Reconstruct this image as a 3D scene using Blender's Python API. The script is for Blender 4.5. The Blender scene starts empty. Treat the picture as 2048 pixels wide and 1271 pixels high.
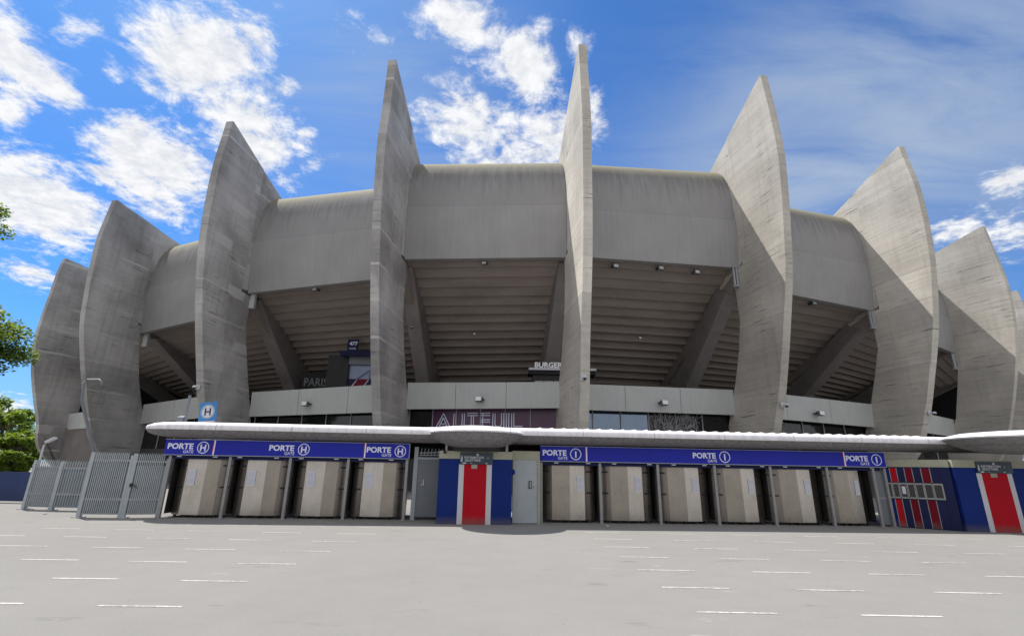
import bpy, bmesh, math, random
from mathutils import Vector, Matrix
R = math.radians
rnd = random.Random(7)
scene = bpy.context.scene
col = scene.collection

# ------------------------------------------------------------------ camera
CAM_H, FPX, PITCH, ROLL = 1.7, 986.76, R(17.028), R(0.966)
cs, sn = math.cos(PITCH), math.sin(PITCH)
cr, sr = math.cos(ROLL), math.sin(ROLL)
r0, u0, fw = Vector((1, 0, 0)), Vector((0, -sn, cs)), Vector((0, cs, sn))
imx, imy = r0 * cr + u0 * sr, -r0 * sr + u0 * cr
cam_d = bpy.data.cameras.new('camera')
cam_d.sensor_width = 36; cam_d.lens = FPX / 2048 * 36
cam_d.clip_start = 0.1; cam_d.clip_end = 5000
cam = bpy.data.objects.new('camera', cam_d); col.objects.link(cam)
M = Matrix.Identity(4)
for i in range(3):
    M[i][0], M[i][1], M[i][2] = imx[i], imy[i], -fw[i]
M[2][3] = CAM_H
cam.matrix_world = M
scene.camera = cam

def ray(x, y):
    X, Y = x - 1024, 635.5 - y
    return (imx * X + imy * Y + fw * FPX)
def at(x, y, Y):
    """world point seen at photo pixel (x, y) standing at depth Y"""
    r = ray(x, y); return Vector((0, 0, CAM_H)) + r * (Y / r.y)
def ground_at(x, y, z=0):
    r = ray(x, y); return Vector((0, 0, CAM_H)) + r * ((z - CAM_H) / r.z)

# ------------------------------------------------------------------ sun, sky, exposure
SUN_AZ, SUN_EL = R(-52), R(60)
SUN_STRENGTH, SKY_STRENGTH, EXPOSURE = 3.2, 0.15, 0.90
scene.view_settings.view_transform = 'Standard'
scene.view_settings.look = 'None'
scene.view_settings.exposure = EXPOSURE
scene.view_settings.gamma = 1
sd = bpy.data.lights.new('sun', 'SUN'); sd.energy = SUN_STRENGTH; sd.angle = R(0.53); sd.color = (1.0, 0.955, 0.88)
so = bpy.data.objects.new('sun', sd); col.objects.link(so)
S = Vector((math.sin(SUN_AZ) * math.cos(SUN_EL), math.cos(SUN_AZ) * math.cos(SUN_EL), math.sin(SUN_EL)))
so.rotation_euler = S.to_track_quat('Z', 'Y').to_euler()

def nd(nt, t, **kw):
    n = nt.nodes.new(t)
    for k, v in kw.items():
        if k.startswith('i_'):
            n.inputs[k[2:].replace('_', ' ')].default_value = v
        elif k.startswith('n_'):
            n.inputs[int(k[2:])].default_value = v
        else: setattr(n, k, v)
    return n
def lk(nt, a, b): nt.links.new(a, b)
def mth(nt, op, a, b=None, c=None, clamp=False):
    n = nt.nodes.new('ShaderNodeMath'); n.operation = op; n.use_clamp = clamp
    for i, v in enumerate((a, b, c)):
        if v is None: continue
        if isinstance(v, (int, float)): n.inputs[i].default_value = v
        else: nt.links.new(v, n.inputs[i])
    return n.outputs[0]
def ramp(nt, fac, stops, interp='LINEAR'):
    n = nt.nodes.new('ShaderNodeValToRGB'); n.color_ramp.interpolation = interp
    e = n.color_ramp.elements
    while len(e) < len(stops): e.new(0.5)
    for el, (p, c) in zip(e, stops):
        el.position = p; el.color = (c, c, c, 1) if isinstance(c, (int, float)) else (*c[:3], 1)
    nt.links.new(fac, n.inputs[0]); return n.outputs[0]
def mixc(nt, fac, a, b, mode='MIX'):
    n = nt.nodes.new('ShaderNodeMix'); n.data_type = 'RGBA'; n.blend_type = mode
    for idx, v in ((0, fac), (6, a), (7, b)):
        if isinstance(v, (int, float)) and idx == 0: n.inputs[0].default_value = v
        elif isinstance(v, (tuple, list)): n.inputs[idx].default_value = (*v[:3], 1)
        elif isinstance(v, (int, float)): n.inputs[idx].default_value = (v, v, v, 1)
        else: nt.links.new(v, n.inputs[idx])
    return n.outputs[2]
def smooth(nt, v, a, b):
    n = nt.nodes.new('ShaderNodeMapRange'); n.interpolation_type = 'SMOOTHSTEP'
    n.inputs[1].default_value = a; n.inputs[2].default_value = b
    nt.links.new(v, n.inputs[0]); return n.outputs[0]

world = bpy.data.worlds.new('World'); scene.world = world; world.use_nodes = True
wt = world.node_tree
for n in list(wt.nodes): wt.nodes.remove(n)
wo = nd(wt, 'ShaderNodeOutputWorld'); bg = nd(wt, 'ShaderNodeBackground')
sky = nd(wt, 'ShaderNodeTexSky'); sky.sky_type = 'NISHITA'; sky.sun_disc = False
sky.sun_elevation = SUN_EL; sky.sun_rotation = SUN_AZ
sky.air_density = 1.0; sky.dust_density = 0.6; sky.ozone_density = 2.5
geo = nd(wt, 'ShaderNodeTexCoord'); sep = nd(wt, 'ShaderNodeSeparateXYZ')
lk(wt, geo.outputs['Generated'], sep.inputs[0])
X, Y, Z = sep.outputs
az = mth(wt, 'ARCTAN2', X, Y); el = mth(wt, 'ARCSINE', Z)
# cloud plane coordinates: the direction carried up to a flat layer
zc = mth(wt, 'MAXIMUM', mth(wt, 'ADD', Z, 0.12), 0.05)
comb = nd(wt, 'ShaderNodeCombineXYZ')
lk(wt, mth(wt, 'DIVIDE', X, zc), comb.inputs[0]); lk(wt, mth(wt, 'DIVIDE', Y, zc), comb.inputs[1])
P = comb.outputs[0]
n1 = nd(wt, 'ShaderNodeTexNoise', i_Scale=5.5, i_Detail=12.0, i_Roughness=0.66, i_Distortion=0.6); lk(wt, P, n1.inputs['Vector'])
n2 = nd(wt, 'ShaderNodeTexNoise', i_Scale=15.0, i_Detail=9.0, i_Roughness=0.68, i_Distortion=0.2); lk(wt, P, n2.inputs['Vector'])
warp = nd(wt, 'ShaderNodeTexNoise', i_Scale=1.3, i_Detail=3.0); lk(wt, P, warp.inputs['Vector'])
# (photo x, y, half width px, half height px, tilt deg (clockwise in the photo), weight)
CL = [(20, 110, 70, 190, -50, 1.0), (100, 165, 120, 40, 38, .95), (20, 235, 60, 32, 40, .85), (150, 50, 75, 60, 30, .62),
      (70, 395, 160, 78, 25, 1.2), (60, 545, 75, 28, 15, .8), (20, 820, 50, 30, 10, .8),
      (400, 110, 130, 100, 45, 1.15), (480, 230, 150, 68, 52, 1.15), (505, 75, 55, 60, 40, .85), (300, 325, 135, 80, 30, 1.15),
      (370, 370, 70, 45, 20, .85), (225, 140, 50, 28, 40, .6), (570, 170, 25, 26, 50, .75), (610, 340, 50, 22, -20, .75),
      (608, 272, 22, 20, 0, .6), (250, 68, 22, 16, 0, .6), (540, 270, 40, 50, 50, .9),
      (930, 60, 120, 62, 15, .85), (1050, 150, 75, 100, -15, .98), (1000, 250, 150, 60, 5, 1.0), (900, 170, 60, 55, 20, .45),
      (1150, 90, 30, 60, -15, .75), (1100, 290, 110, 60, -10, .85), (1000, 320, 110, 30, 0, .8), (1190, 220, 30, 90, -15, .7),
      (890, 205, 45, 28, 15, .65),
      (2030, 355, 50, 34, -20, .85), (1960, 460, 150, 38, -5, .78), (2030, 500, 60, 30, 0, .5),
      (760, 70, 90, 60, 30, .45)]
acc = None
for (px, py, hw, hh, tilt, wgt) in CL:
    d = ray(px, py).normalized(); dx = ray(px + 20, py).normalized(); dy = ray(px, py + 20).normalized()
    a0, e0 = math.atan2(d.x, d.y), math.asin(d.z)
    # jacobian px -> (az, el)
    jx = ((math.atan2(dx.x, dx.y) - a0) / 20, (math.asin(dx.z) - e0) / 20)
    jy = ((math.atan2(dy.x, dy.y) - a0) / 20, (math.asin(dy.z) - e0) / 20)
    det = jx[0] * jy[1] - jx[1] * jy[0]
    t = R(tilt); c_, s_ = math.cos(t), math.sin(t)
    # px offsets from (az, el): dxp = (A*jy1 - E*jy0)/det, dyp = (-A*jx1 + E*jx0)/det
    a1, b1 = jy[1] / det, -jy[0] / det
    a2, b2 = -jx[1] / det, jx[0] / det
    U = ((a1 * c_ + a2 * s_) / hw / 1.22, (b1 * c_ + b2 * s_) / hw / 1.22)
    V = ((-a1 * s_ + a2 * c_) / hh / 1.22, (-b1 * s_ + b2 * c_) / hh / 1.22)
    da = mth(wt, 'SUBTRACT', az, a0); de = mth(wt, 'SUBTRACT', el, e0)
    u = mth(wt, 'ADD', mth(wt, 'MULTIPLY', da, U[0]), mth(wt, 'MULTIPLY', de, U[1]))
    v = mth(wt, 'ADD', mth(wt, 'MULTIPLY', da, V[0]), mth(wt, 'MULTIPLY', de, V[1]))
    r2 = mth(wt, 'ADD', mth(wt, 'MULTIPLY', u, u), mth(wt, 'MULTIPLY', v, v))
    g = mth(wt, 'MULTIPLY', mth(wt, 'EXPONENT', mth(wt, 'MULTIPLY', r2, -1.0)), wgt)
    acc = g if acc is None else mth(wt, 'MAXIMUM', acc, g)
# unseen cloud behind the viewer, added as neutral fill light
back = mth(wt, 'MULTIPLY', smooth(wt, mth(wt, 'MULTIPLY', Y, -1.0), -0.25, 0.15), 1.0)
acc = mth(wt, 'MAXIMUM', acc, back)
nmix = mth(wt, 'ADD', mth(wt, 'MULTIPLY', n1.outputs[0], 0.62), mth(wt, 'MULTIPLY', n2.outputs[0], 0.38))
dens = mth(wt, 'ADD', acc, mth(wt, 'MULTIPLY', mth(wt, 'SUBTRACT', nmix, 0.5), 3.4))
cov = smooth(wt, dens, 0.34, 0.92)
cov = mth(wt, 'MULTIPLY', mth(wt, 'MULTIPLY', cov, mth(wt, 'ADD', 0.72, mth(wt, 'MULTIPLY', n2.outputs[0], 0.5))), smooth(wt, acc, 0.05, 0.3), clamp=True)
# thin high veil over the right side of the view
vn = nd(wt, 'ShaderNodeMapping'); vn.inputs['Rotation'].default_value = (0, 0, R(35)); vn.inputs['Scale'].default_value = (1.0, 3.2, 1)
lk(wt, P, vn.inputs[0])
n3 = nd(wt, 'ShaderNodeTexNoise', i_Scale=0.9, i_Detail=7.0, i_Roughness=0.6, i_Distortion=1.0); lk(wt, vn.outputs[0], n3.inputs['Vector'])
vd = ray(1720, 270).normalized(); va, ve = math.atan2(vd.x, vd.y), math.asin(vd.z)
q1 = mth(wt, 'DIVIDE', mth(wt, 'SUBTRACT', az, va), 0.42); q2 = mth(wt, 'DIVIDE', mth(wt, 'SUBTRACT', el, ve), 0.24)
vm = mth(wt, 'EXPONENT', mth(wt, 'MULTIPLY', mth(wt, 'ADD', mth(wt, 'MULTIPLY', q1, q1), mth(wt, 'MULTIPLY', q2, q2)), -1))
veil = mth(wt, 'MULTIPLY', vm, smooth(wt, n3.outputs[0], 0.15, 0.70))
vd = ray(760, 150).normalized(); va, ve = math.atan2(vd.x, vd.y), math.asin(vd.z)
q1 = mth(wt, 'DIVIDE', mth(wt, 'SUBTRACT', az, va), 0.38); q2 = mth(wt, 'DIVIDE', mth(wt, 'SUBTRACT', el, ve), 0.35)
vm2 = mth(wt, 'EXPONENT', mth(wt, 'MULTIPLY', mth(wt, 'ADD', mth(wt, 'MULTIPLY', q1, q1), mth(wt, 'MULTIPLY', q2, q2)), -1))
veil2 = mth(wt, 'MULTIPLY', vm2, smooth(wt, n3.outputs[0], 0.2, 0.8))
veil = mth(wt, 'MAXIMUM', mth(wt, 'MULTIPLY', veil, 0.92), mth(wt, 'MULTIPLY', veil2, 0.62))
veil = mth(wt, 'MAXIMUM', veil, mth(wt, 'MULTIPLY', smooth(wt, Z, 0.25, 0.0), 0.35))
SKYC = mixc(wt, 1.0, sky.outputs[0], (0.15, 0.335, 0.55), 'MULTIPLY')
shade = mth(wt, 'ADD', 0.80, mth(wt, 'MULTIPLY', smooth(wt, n2.outputs[0], 0.3, 0.7), 0.20))
bk = smooth(wt, mth(wt, 'MULTIPLY', Y, -1.0), -0.1, 0.4)
WCOL = mixc(wt, bk, (3.5, 3.55, 3.65), (3.5, 3.5, 3.6))
WHITE = mixc(wt, 1.0, WCOL, shade, 'MULTIPLY')
c1 = mixc(wt, veil, SKYC, (1.6, 1.95, 2.45))
c2 = mixc(wt, cov, c1, WHITE)
lk(wt, c2, bg.inputs[0]); bg.inputs[1].default_value = SKY_STRENGTH
lk(wt, bg.outputs[0], wo.inputs[0])

# ------------------------------------------------------------------ materials
def mat(name, color, rough=0.8, metal=0.0, var=0.0, vscale=3.0, bump=0.0, bscale=30.0, spec=0.5, build=None):
    m = bpy.data.materials.new(name); m.use_nodes = True; nt = m.node_tree
    b = nt.nodes['Principled BSDF']
    b.inputs['Roughness'].default_value = rough; b.inputs['Metallic'].default_value = metal
    b.inputs['Specular IOR Level'].default_value = spec
    tc = nt.nodes.new('ShaderNodeTexCoord')
    if build: build(nt, b, tc); return m
    n = nd(nt, 'ShaderNodeTexNoise', i_Scale=vscale, i_Detail=6.0, i_Roughness=0.6); lk(nt, tc.outputs['Object'], n.inputs['Vector'])
    f = ramp(nt, n.outputs[0], [(0.3, 1 - var), (0.7, 1 + var * 0.6)])
    c = mixc(nt, 1.0, color, f, 'MULTIPLY'); lk(nt, c, b.inputs['Base Color'])
    if bump:
        n2 = nd(nt, 'ShaderNodeTexNoise', i_Scale=bscale, i_Detail=4.0); lk(nt, tc.outputs['Object'], n2.inputs['Vector'])
        bp = nd(nt, 'ShaderNodeBump', i_Strength=bump, i_Distance=0.02); lk(nt, n2.outputs[0], bp.inputs['Height']); lk(nt, bp.outputs[0], b.inputs['Normal'])
    return m

def fin_build(base, light_lifts, streaks):
    def f(nt, b, tc):
        oi = nt.nodes.new('ShaderNodeObjectInfo')
        off = nt.nodes.new('ShaderNodeVectorMath'); off.operation = 'ADD'
        cmb = nt.nodes.new('ShaderNodeCombineXYZ'); lk(nt, mth(nt, 'MULTIPLY', oi.outputs['Random'], 50.0), cmb.inputs[0]); lk(nt, mth(nt, 'MULTIPLY', oi.outputs['Random'], 37.0), cmb.inputs[1])
        lk(nt, tc.outputs['Object'], off.inputs[0]); lk(nt, cmb.outputs[0], off.inputs[1])
        V = off.outputs[0]
        sp = nt.nodes.new('ShaderNodeSeparateXYZ'); lk(nt, tc.outputs['Object'], sp.inputs[0])
        wob = nd(nt, 'ShaderNodeTexNoise', i_Scale=0.5, i_Detail=2.0); lk(nt, V, wob.inputs['Vector'])
        zz = mth(nt, 'ADD', sp.outputs[2], mth(nt, 'MULTIPLY', mth(nt, 'SUBTRACT', wob.outputs[0], 0.5), 0.12))
        fr = mth(nt, 'FRACT', mth(nt, 'DIVIDE', mth(nt, 'SUBTRACT', zz, 5.15 - 0.07), 2.4))
        edge = nd(nt, 'ShaderNodeTexNoise', i_Scale=1.5, i_Detail=4.0); lk(nt, V, edge.inputs['Vector'])
        wid = mth(nt, 'MULTIPLY', edge.outputs[0], 0.14 if light_lifts else 0.03)
        lift = mth(nt, 'LESS_THAN', fr, wid)
        liftid = mth(nt, 'FLOOR', mth(nt, 'DIVIDE', mth(nt, 'SUBTRACT', zz, 5.08), 2.4))
        wn = nt.nodes.new('ShaderNodeTexWhiteNoise'); wn.noise_dimensions = '1D'
        lk(nt, mth(nt, 'ADD', liftid, mth(nt, 'MULTIPLY', oi.outputs['Random'], 91.0)), wn.inputs['W'])
        # boards
        bid = mth(nt, 'FLOOR', mth(nt, 'DIVIDE', zz, 0.16))
        wb = nt.nodes.new('ShaderNodeTexWhiteNoise'); wb.noise_dimensions = '1D'; lk(nt, bid, wb.inputs['W'])
        bfr = mth(nt, 'FRACT', mth(nt, 'DIVIDE', zz, 0.16)); bline = mth(nt, 'LESS_THAN', bfr, 0.09)
        big = nd(nt, 'ShaderNodeTexNoise', i_Scale=0.22, i_Detail=5.0, i_Roughness=0.55); lk(nt, V, big.inputs['Vector'])
        fine = nd(nt, 'ShaderNodeTexNoise', i_Scale=6.0, i_Detail=8.0, i_Roughness=0.7); lk(nt, V, fine.inputs['Vector'])
        mp = nt.nodes.new('ShaderNodeMapping'); mp.inputs['Scale'].default_value = (0.35, 0.35, 5.0 if light_lifts else 8.5); lk(nt, V, mp.inputs[0])
        st = nd(nt, 'ShaderNodeTexNoise', i_Scale=1.2, i_Detail=6.0, i_Roughness=0.6); lk(nt, mp.outputs[0], st.inputs['Vector'])
        gate = nd(nt, 'ShaderNodeTexNoise', i_Scale=0.35, i_Detail=2.0); lk(nt, V, gate.inputs['Vector'])
        dark = mth(nt, 'MULTIPLY', smooth(nt, st.outputs[0], 0.58, 0.68), smooth(nt, gate.outputs[0], 0.42, 0.58))
        k = mth(nt, 'ADD', 0.60 if light_lifts else 0.74, mth(nt, 'MULTIPLY', smooth(nt, big.outputs[0], 0.25, 0.75), 0.64 if light_lifts else 0.36))
        k = mth(nt, 'MULTIPLY', k, mth(nt, 'ADD', 0.86, mth(nt, 'MULTIPLY', fine.outputs[0], 0.28)))
        k = mth(nt, 'MULTIPLY', k, mth(nt, 'ADD', 0.90, mth(nt, 'MULTIPLY', wn.outputs[0], 0.2)))
        k = mth(nt, 'MULTIPLY', k, mth(nt, 'ADD', 0.95, mth(nt, 'MULTIPLY', wb.outputs[0], 0.09)))
        k = mth(nt, 'MULTIPLY', k, mth(nt, 'SUBTRACT', 1.0, mth(nt, 'MULTIPLY', bline, 0.06)))
        k = mth(nt, 'MULTIPLY', k, mth(nt, 'SUBTRACT', 1.0, mth(nt, 'MULTIPLY', dark, streaks)))
        # vertical rain stains
        mv = nt.nodes.new('ShaderNodeMapping'); mv.inputs['Scale'].default_value = (2.0, 2.0, 0.12); lk(nt, V, mv.inputs[0])
        rs = nd(nt, 'ShaderNodeTexNoise', i_Scale=1.6, i_Detail=5.0); lk(nt, mv.outputs[0], rs.inputs['Vector'])
        k = mth(nt, 'MULTIPLY', k, mth(nt, 'SUBTRACT', 1.05, mth(nt, 'MULTIPLY', smooth(nt, rs.outputs[0], 0.48, 0.72), 0.15 if light_lifts else 0.10)))
        c = mixc(nt, 1.0, base, k, 'MULTIPLY')
        if light_lifts:
            c = mixc(nt, mth(nt, 'MULTIPLY', lift, mth(nt, 'MULTIPLY', smooth(nt, gate.outputs[0], 0.40, 0.62), 0.9)), c, tuple(x * 1.30 for x in base))
            # pale repair patches: rough rectangles
            mp2 = nt.nodes.new('ShaderNodeMapping'); mp2.inputs['Scale'].default_value = (0.3, 0.42, 1.0); lk(nt, V, mp2.inputs[0])
            vo = nd(nt, 'ShaderNodeTexVoronoi', i_Scale=0.75); vo.distance = 'CHEBYCHEV'
            dn = nd(nt, 'ShaderNodeTexNoise', i_Scale=2.5, i_Detail=5.0); lk(nt, V, dn.inputs['Vector'])
            va_ = nt.nodes.new('ShaderNodeVectorMath'); va_.operation = 'ADD'
            sc_ = nt.nodes.new('ShaderNodeVectorMath'); sc_.operation = 'SCALE'; sc_.inputs['Scale'].default_value = 0.22
            lk(nt, dn.outputs['Color'], sc_.inputs[0]); lk(nt, mp2.outputs[0], va_.inputs[0]); lk(nt, sc_.outputs[0], va_.inputs[1]); lk(nt, va_.outputs[0], vo.inputs['Vector'])
            vs = nt.nodes.new('ShaderNodeSeparateColor'); lk(nt, vo.outputs['Color'], vs.inputs[0])
            pt = mth(nt, 'MULTIPLY', mth(nt, 'GREATER_THAN', vs.outputs[0], 0.66), smooth(nt, vo.outputs['Distance'], 0.36, 0.26))
            c = mixc(nt, mth(nt, 'MULTIPLY', pt, 0.7), c, tuple(x * 1.35 for x in base))
        else:
            c = mixc(nt, mth(nt, 'MULTIPLY', lift, mth(nt, 'MULTIPLY', smooth(nt, edge.outputs[0], 0.42, 0.55), 0.6)), c, tuple(x * 0.45 for x in base))
        # tie-rod holes
        mh = nt.nodes.new('ShaderNodeMapping'); mh.inputs['Scale'].default_value = (0.01, 0.55, 0.42); lk(nt, tc.outputs['Object'], mh.inputs[0])
        vh = nd(nt, 'ShaderNodeTexVoronoi', i_Scale=1.0, i_Randomness=0.8); lk(nt, mh.outputs[0], vh.inputs['Vector'])
        hole = mth(nt, 'LESS_THAN', vh.outputs['Distance'], 0.035)
        c = mixc(nt, mth(nt, 'MULTIPLY', hole, 0.75), c, (0.03, 0.03, 0.03))
        lk(nt, c, b.inputs['Base Color'])
        h = mth(nt, 'ADD', mth(nt, 'MULTIPLY', wb.outputs[0], 0.4), mth(nt, 'MULTIPLY', fine.outputs[0], 0.8))
        bp = nd(nt, 'ShaderNodeBump', i_Strength=0.35, i_Distance=0.03); lk(nt, h, bp.inputs['Height']); lk(nt, bp.outputs[0], b.inputs['Normal'])
    return f
BASE = (0.46, 0.445, 0.44)
m_fin_l = mat('board_marked_concrete_patched', BASE, 0.92, spec=0.2, build=fin_build((0.385, 0.375, 0.37), True, 0.5))
m_fin_r = mat('board_marked_concrete', BASE, 0.92, spec=0.2, build=fin_build((0.52, 0.49, 0.44), False, 0.65))

def fascia_build(nt, b, tc):
    uv = nt.nodes.new('ShaderNodeUVMap'); sp = nt.nodes.new('ShaderNodeSeparateXYZ'); lk(nt, uv.outputs[0], sp.inputs[0])
    u, v = sp.outputs[0], sp.outputs[1]      # u metres along, v metres below the crest (0 at crest)
    oi = nt.nodes.new('ShaderNodeObjectInfo')
    cb = nt.nodes.new('ShaderNodeCombineXYZ'); lk(nt, mth(nt, 'ADD', u, mth(nt, 'MULTIPLY', oi.outputs['Random'], 70.0)), cb.inputs[0]); lk(nt, mth(nt, 'MULTIPLY', v, 0.10), cb.inputs[1])
    s1 = nd(nt, 'ShaderNodeTexNoise', i_Scale=2.4, i_Detail=7.0, i_Roughness=0.65); lk(nt, cb.outputs[0], s1.inputs['Vector'])
    s2 = nd(nt, 'ShaderNodeTexNoise', i_Scale=11.0, i_Detail=4.0, i_Roughness=0.6); lk(nt, cb.outputs[0], s2.inputs['Vector'])
    cb2 = nt.nodes.new('ShaderNodeCombineXYZ'); lk(nt, mth(nt, 'ADD', u, mth(nt, 'MULTIPLY', oi.outputs['Random'], 33.0)), cb2.inputs[0]); lk(nt, v, cb2.inputs[1])
    big = nd(nt, 'ShaderNodeTexNoise', i_Scale=0.35, i_Detail=5.0); lk(nt, cb2.outputs[0], big.inputs['Vector'])
    k = mth(nt, 'ADD', 0.80, mth(nt, 'MULTIPLY', big.outputs[0], 0.3))
    k = mth(nt, 'MULTIPLY', k, mth(nt, 'ADD', 0.86, mth(nt, 'MULTIPLY', s1.outputs[0], 0.28)))
    k = mth(nt, 'MULTIPLY', k, mth(nt, 'ADD', 0.93, mth(nt, 'MULTIPLY', s2.outputs[0], 0.14)))
    rib = mth(nt, 'LESS_THAN', mth(nt, 'FRACT', mth(nt, 'DIVIDE', u, 0.42)), 0.05)
    k = mth(nt, 'MULTIPLY', k, mth(nt, 'SUBTRACT', 1.0, mth(nt, 'MULTIPLY', rib, 0.06)))
    upper = mth(nt, 'LESS_THAN', v, 6.6)     # cast in two lifts: the upper one is darker
    k = mth(nt, 'MULTIPLY', k, mth(nt, 'SUBTRACT', 1.0, mth(nt, 'MULTIPLY', upper, 0.07)))
    jl = mth(nt, 'LESS_THAN', mth(nt, 'ABSOLUTE', mth(nt, 'SUBTRACT', v, 6.6)), 0.03)
    k = mth(nt, 'MULTIPLY', k, mth(nt, 'SUBTRACT', 1.0, mth(nt, 'MULTIPLY', jl, 0.1)))
    drip = mth(nt, 'MULTIPLY', smooth(nt, mth(nt, 'ADD', v, mth(nt, 'MULTIPLY', s1.outputs[0], -8.5)), 1.8, -3.0), 0.46)
    k = mth(nt, 'MULTIPLY', k, mth(nt, 'SUBTRACT', 1.0, drip))
    c = mixc(nt, 1.0, (0.335, 0.33, 0.33), k, 'MULTIPLY')
    moss_sunlit = mth(nt, 'MULTIPLY', smooth(nt, mth(nt, 'ADD', v, mth(nt, 'MULTIPLY', s2.outputs[0], -2.0)), 2.6, 0.4), mth(nt, 'ADD', 0.4, mth(nt, 'MULTIPLY', s1.outputs[0], 0.8)), clamp=True)  # moss, strengthened to carry the sunlit strip at the crest
    c = mixc(nt, moss_sunlit, c, (0.30, 0.285, 0.19))
    lk(nt, c, b.inputs['Base Color'])
    bp = nd(nt, 'ShaderNodeBump', i_Strength=0.25, i_Distance=0.03); lk(nt, s2.outputs[0], bp.inputs['Height']); lk(nt, bp.outputs[0], b.inputs['Normal'])
m_fascia = mat('weathered_fascia_concrete', BASE, 0.9, spec=0.2, build=fascia_build)

def rail_build(nt, b, tc):
    n = nd(nt, 'ShaderNodeTexNoise', i_Scale=0.6, i_Detail=6.0, i_Roughness=0.6); lk(nt, tc.outputs['Object'], n.inputs['Vector'])
    mp = nt.nodes.new('ShaderNodeMapping'); mp.inputs['Scale'].default_value = (3, 3, 0.25); lk(nt, tc.outputs['Object'], mp.inputs[0])
    n2 = nd(nt, 'ShaderNodeTexNoise', i_Scale=2.5, i_Detail=6.0); lk(nt, mp.outputs[0], n2.inputs['Vector'])
    k = mth(nt, 'MULTIPLY', mth(nt, 'ADD', 0.85, mth(nt, 'MULTIPLY', n.outputs[0], 0.25)), mth(nt, 'ADD', 0.88, mth(nt, 'MULTIPLY', n2.outputs[0], 0.22)))
    lk(nt, mixc(nt, 1.0, (0.50, 0.515, 0.505), k, 'MULTIPLY'), b.inputs['Base Color'])
m_rail = mat('pale_precast_concrete', BASE, 0.85, spec=0.25, build=rail_build)
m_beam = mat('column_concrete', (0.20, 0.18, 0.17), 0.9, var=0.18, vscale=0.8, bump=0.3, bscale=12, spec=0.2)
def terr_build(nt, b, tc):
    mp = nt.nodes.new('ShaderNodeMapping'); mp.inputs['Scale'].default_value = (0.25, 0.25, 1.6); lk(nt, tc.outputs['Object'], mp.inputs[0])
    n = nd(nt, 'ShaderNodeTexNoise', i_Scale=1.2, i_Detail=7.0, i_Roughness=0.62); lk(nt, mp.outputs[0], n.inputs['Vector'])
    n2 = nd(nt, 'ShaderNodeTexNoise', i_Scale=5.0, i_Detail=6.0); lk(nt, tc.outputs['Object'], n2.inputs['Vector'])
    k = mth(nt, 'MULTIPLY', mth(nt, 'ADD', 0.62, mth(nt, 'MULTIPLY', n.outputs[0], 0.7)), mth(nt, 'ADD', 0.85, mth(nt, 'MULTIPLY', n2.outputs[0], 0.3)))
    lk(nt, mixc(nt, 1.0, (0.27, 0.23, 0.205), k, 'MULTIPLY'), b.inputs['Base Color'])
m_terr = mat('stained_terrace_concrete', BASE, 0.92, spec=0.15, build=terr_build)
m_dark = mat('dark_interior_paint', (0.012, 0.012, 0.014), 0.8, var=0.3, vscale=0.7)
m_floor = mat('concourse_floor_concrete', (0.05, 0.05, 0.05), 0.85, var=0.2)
m_lowwall = mat('ground_floor_render', (0.08, 0.08, 0.085), 0.85, var=0.2, vscale=0.6)

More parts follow.
